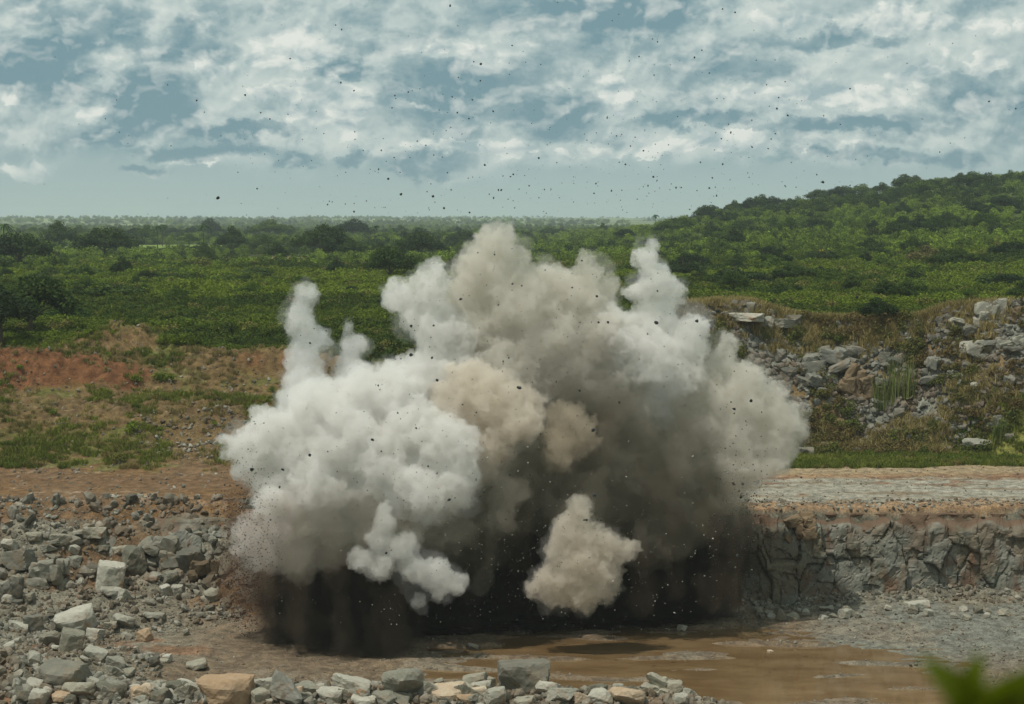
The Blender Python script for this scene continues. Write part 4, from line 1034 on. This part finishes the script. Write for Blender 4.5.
# reeds and weeds on the upper slope
for px, py, h, l in [(893,405,50,'tall pale green reed clump in the hollow of the upper slope'),(908,400,44,'second reed clump at the right of the tall one'),(880,410,34,'shorter reed clump left of the tall one'),(777,322,26,'thin tall weed standing on the crest behind the slabs'),(1000,445,26,'green reed clump at the foot of the upper slope near the right edge')]:
    ys = np.arange(186, 206, .2); q_ = [P(px, py, y) for y in ys]; hh = height(np.array([a.x for a in q_]), ys); k = np.where(np.array([a.z for a in q_]) <= hh)[0]; Y = ys[k[0]] if len(k) else 200
    q = np.random.default_rng(int(px)); H = h/F_PX*Y; V, Fc, t = blades(12 if px == 777 else 80, .25 if px == 777 else .8, H, .035, q, .12)
    me = np_mesh('reed_clump', V, Fc, False, {'leaf': ('POINT','FLOAT',t)}); x = P(px,py,Y).x
    o = link('reed_clump', me, Mreed, loc=(x, Y, hz(x,Y)-.05)); tag(o, l, 'reeds')

# ------------------------------------------------------------------ rock thrown into the air
fr_mesh = {}
for k in range(6):
    for nm, m_ in (('d', Mdarkrock), ('p', Msunlitrock)):
        V, Fc = rock_shape(500+k, 2, 7); me = np_mesh('fragment', V, Fc, False, {'tint': ('POINT','FLOAT', np.full(len(V), .15+.12*k))}); me.materials.append(m_); fr_mesh[(nm,k)] = me
fg = random.Random(21)
big = [(218,198,3.6),(252,469,4),(857,297,3.5),(823,182,3),(539,158,2.4),(485,165,2.2),(519,388,4),(437,380,3),(697,321,3.5),(656,323,3.6),(608,322,2.6),(751,401,3.4),(734,409,3),(594,495,3.5),(593,430,4),(411,326,3),(461,299,3),(411,355,3),(432,358,2.4),
       (386,553,3),(481,64,2.4),(501,190,2.4),(433,196,2.4),(401,194,2.4),(737,556,3),(741,497,3.5),(743,484,3),(449,500,3),(372,440,2.6),(283,470,2.6),(310,455,2.6),(245,95,2),(273,392,2)]
def fragment(px, py, s, Y, m_, label, group):
    o = bpy.data.objects.new('rock_fragment', fr_mesh[(m_, fg.randrange(6))]); COL.objects.link(o)
    o.location = P(px, py, Y); q = s/F_PX*Y*.62; o.scale = (q*fg.uniform(.8,1.3), q*fg.uniform(.6,1), q*fg.uniform(.6,1)); o.rotation_euler = [fg.uniform(0,6) for _ in range(3)]
    tag(o, label, 'rock fragment', group)
def cloudpt(sig=1.0):
    while True:
        px, py = fg.gauss(510, 190), fg.gauss(400, 120)
        if 225 < px < 800 and py > 250: return px, py
for px, py, s in big:
    fragment(px, py, s, 131, 'd', 'larger dark rock fragment flying through the air above the blast' if py < 218 else 'larger dark rock fragment flying in front of the smoke', 'rock fragments in the sky' if py < 218 else 'rock fragments before the smoke')
for k in range(130):
    px, py = fg.gauss(600, 220), 215-abs(fg.gauss(0, 110))
    if py < 3 or not 3 < px < 1020: px, py = fg.uniform(300,900), fg.uniform(5,215)
    fragment(px, py, fg.uniform(1.0,2.0), fg.uniform(128,150), 'd', 'small dark rock fragment flying against the sky', 'small rock fragments in the sky')
for k in range(100):
    px, py = cloudpt(); py = min(py, 520)
    fragment(px, py, 1.1+1.4*fg.random()**2, fg.uniform(128,134), 'd', 'small dark rock fragment in front of the smoke', 'small rock fragments before the smoke')
for k in range(36):
    fragment(fg.uniform(420,740), fg.uniform(440,620), 1.2+1.0*fg.random()**2, fg.uniform(126,132), 'p', 'small rock fragment coloured sunlit pale before the dark dust', 'small pale fragments before the dust')
q = np.random.default_rng(77)
def specks(n, fpos, size, mat, name, label, tint=.5):
    h_ = Heap()
    for k in range(n):
        px, py, Y = fpos(); s = size[0]+(size[1]-size[0])*q.random()**2.5; V, Fc = tiny[q.integers(8)]
        V = (V*np.array([1,.8,q.uniform(.5,1)]))@rotm(q).T*s/F_PX*Y*.6
        h_.add(V+np.array(P(px,py,Y)[:]), Fc, tint*q.random()*2)
    o = h_.build(name, mat); tag(o, label, 'flying grit', kind='stuff'); return o
def f1():
    while True:
        px, py = q.normal(600, 240), 218-abs(q.normal(0,105))
        if 0 < px < 1024 and py > 0: return px, py, q.uniform(126,155)
def f2():
    while True:
        px, py = q.normal(510,150), q.normal(430,110)
        if 222 < px < 800 and 240 < py < 640: return px, py, q.uniform(125,133)
def f3():
    while True:
        px, py = q.normal(248,17), q.normal(560,50)
        if py < 640 and px > 212+max(0,(py-600))*.8: return px, py, q.uniform(136,144)
def f4():
    while True:
        px, py = q.normal(545,120), q.normal(560,50)
        if 250 < px < 760 and py < 632: return px, py, q.uniform(125,133)
def f5():
    px = q.uniform(290,745); return px, (655 if px < 420 else 628)-abs(q.normal(0,16)), q.uniform(133,136) if px < 420 else q.uniform(144,147)
specks(750, f1, (.5,1.5), Mdarkrock, 'grit_in_the_sky', 'fine dark grit thrown high against the sky')
specks(1300, f2, (.5,1.5), Mdarkrock, 'grit_before_the_smoke', 'fine dark grit hanging in front of the white smoke')
Mdirt = rock_material('thrown_dirt', srgb(42,31,25), srgb(88,64,48), srgb(110,78,54), 'attr')
specks(3600, f3, (.5,1.7), Mdirt, 'falling_dirt', 'reddish brown dirt and grit falling at the left foot of the cloud')
specks(1000, f4, (.45,1.3), Msunlitrock, 'sunlit_grit', 'fine grit coloured sunlit pale before the dark dust')  # pale colour stands in for sunlight on the grit
def f6():
    while True:
        px, py = q.normal(742,20), q.normal(540,50)
        if py < 620: return px, py, q.uniform(140,150)
specks(900, f6, (.6,2.0), Mdirt, 'dirt_spray', 'dark dirt spraying out at the right edge of the cloud foot')

# ------------------------------------------------------------------ leafy twig close to the camera
Mleaf, N, b = bsdf_mat('near_leaf', .5, .3)
b.inputs['Base Color'].default_value = c4(srgb(92,106,22)); b.inputs['Subsurface Weight'].default_value = 0
tr = N.new('ShaderNodeBsdfTranslucent'); tr.inputs[0].default_value = c4(srgb(112,126,18)); mx = N.new('ShaderNodeMixShader'); mx.inputs[0].default_value = .4
N.l.new(b.outputs[0], mx.inputs[1]); N.l.new(tr.outputs[0], mx.inputs[2]); N.l.new(mx.outputs[0], N.n['Material Output'].inputs[0])
tw = empty('leafy_twig', (.9, 3.1, 30.1)); tag(tw, 'blurred bright green leafy twig close to the camera at the lower right corner', 'twig')
def pl(px, py, Y): return P(px, py, Y) - Vector((.9, 3.1, 30.1))
def leaf_blade(p0, p1, w, roll):
    p0, p1 = Vector(p0), Vector(p1); d = p1-p0; L_ = d.length; d.normalize()
    side = d.cross(Vector((0,-1,0))).normalized(); side = Matrix.Rotation(roll, 3, d) @ side; nn = side.cross(d)
    V, Fc = [], []; n = 8
    for i in range(n+1):
        t = i/n; ww = w*math.sin(math.pi*t**.8)**.8 + .0005; c_ = p0+d*L_*t + nn*(.12*L_*math.sin(t*3.14))
        V += [c_-side*ww+nn*ww*.25, c_, c_+side*ww+nn*ww*.25]
    for i in range(n):
        for k in (0,1): Fc.append((i*3+k, i*3+k+1, i*3+k+4, i*3+k+3))
    return np_mesh('leaf', [tuple(v) for v in V], Fc, True)
stem = tube([(0.05,0,-.1), tuple(pl(1000,760,3.05)), tuple(pl(985,712,3.05)), tuple(pl(965,694,3.05))], [.006,.005,.0035,.002])
link('stem', np_mesh('stem', *stem, True), Mbark, tw)
for a, c_, w, ro in [((972,712),(918,655),.026,.3),((968,708),(982,650),.024,-.5),((975,716),(1050,662),.05,.2),((985,722),(1060,690),.045,.2),((975,712),(915,735),.03,.2),((990,725),(960,760),.03,0),((995,722),(1010,684),.03,.6)]:
    link('leaf', leaf_blade(pl(*a,3.05), pl(*c_,3.0), w, ro), Mleaf, tw)

# ------------------------------------------------------------------ air
hm = vol_mat('haze_air', (.80,.90,.95), .00014, 0.2)
hb = np_mesh('haze', [(x,y,z) for z in (-9,95) for (x,y) in ((-9000,-60),(9000,-60),(9000,12500),(-9000,12500))], [(0,3,2,1),(4,5,6,7),(0,1,5,4),(1,2,6,5),(2,3,7,6),(3,0,4,7)])
tag(link('haze', hb, hm), 'thin pale haze lying over the whole landscape', 'haze', kind='stuff')
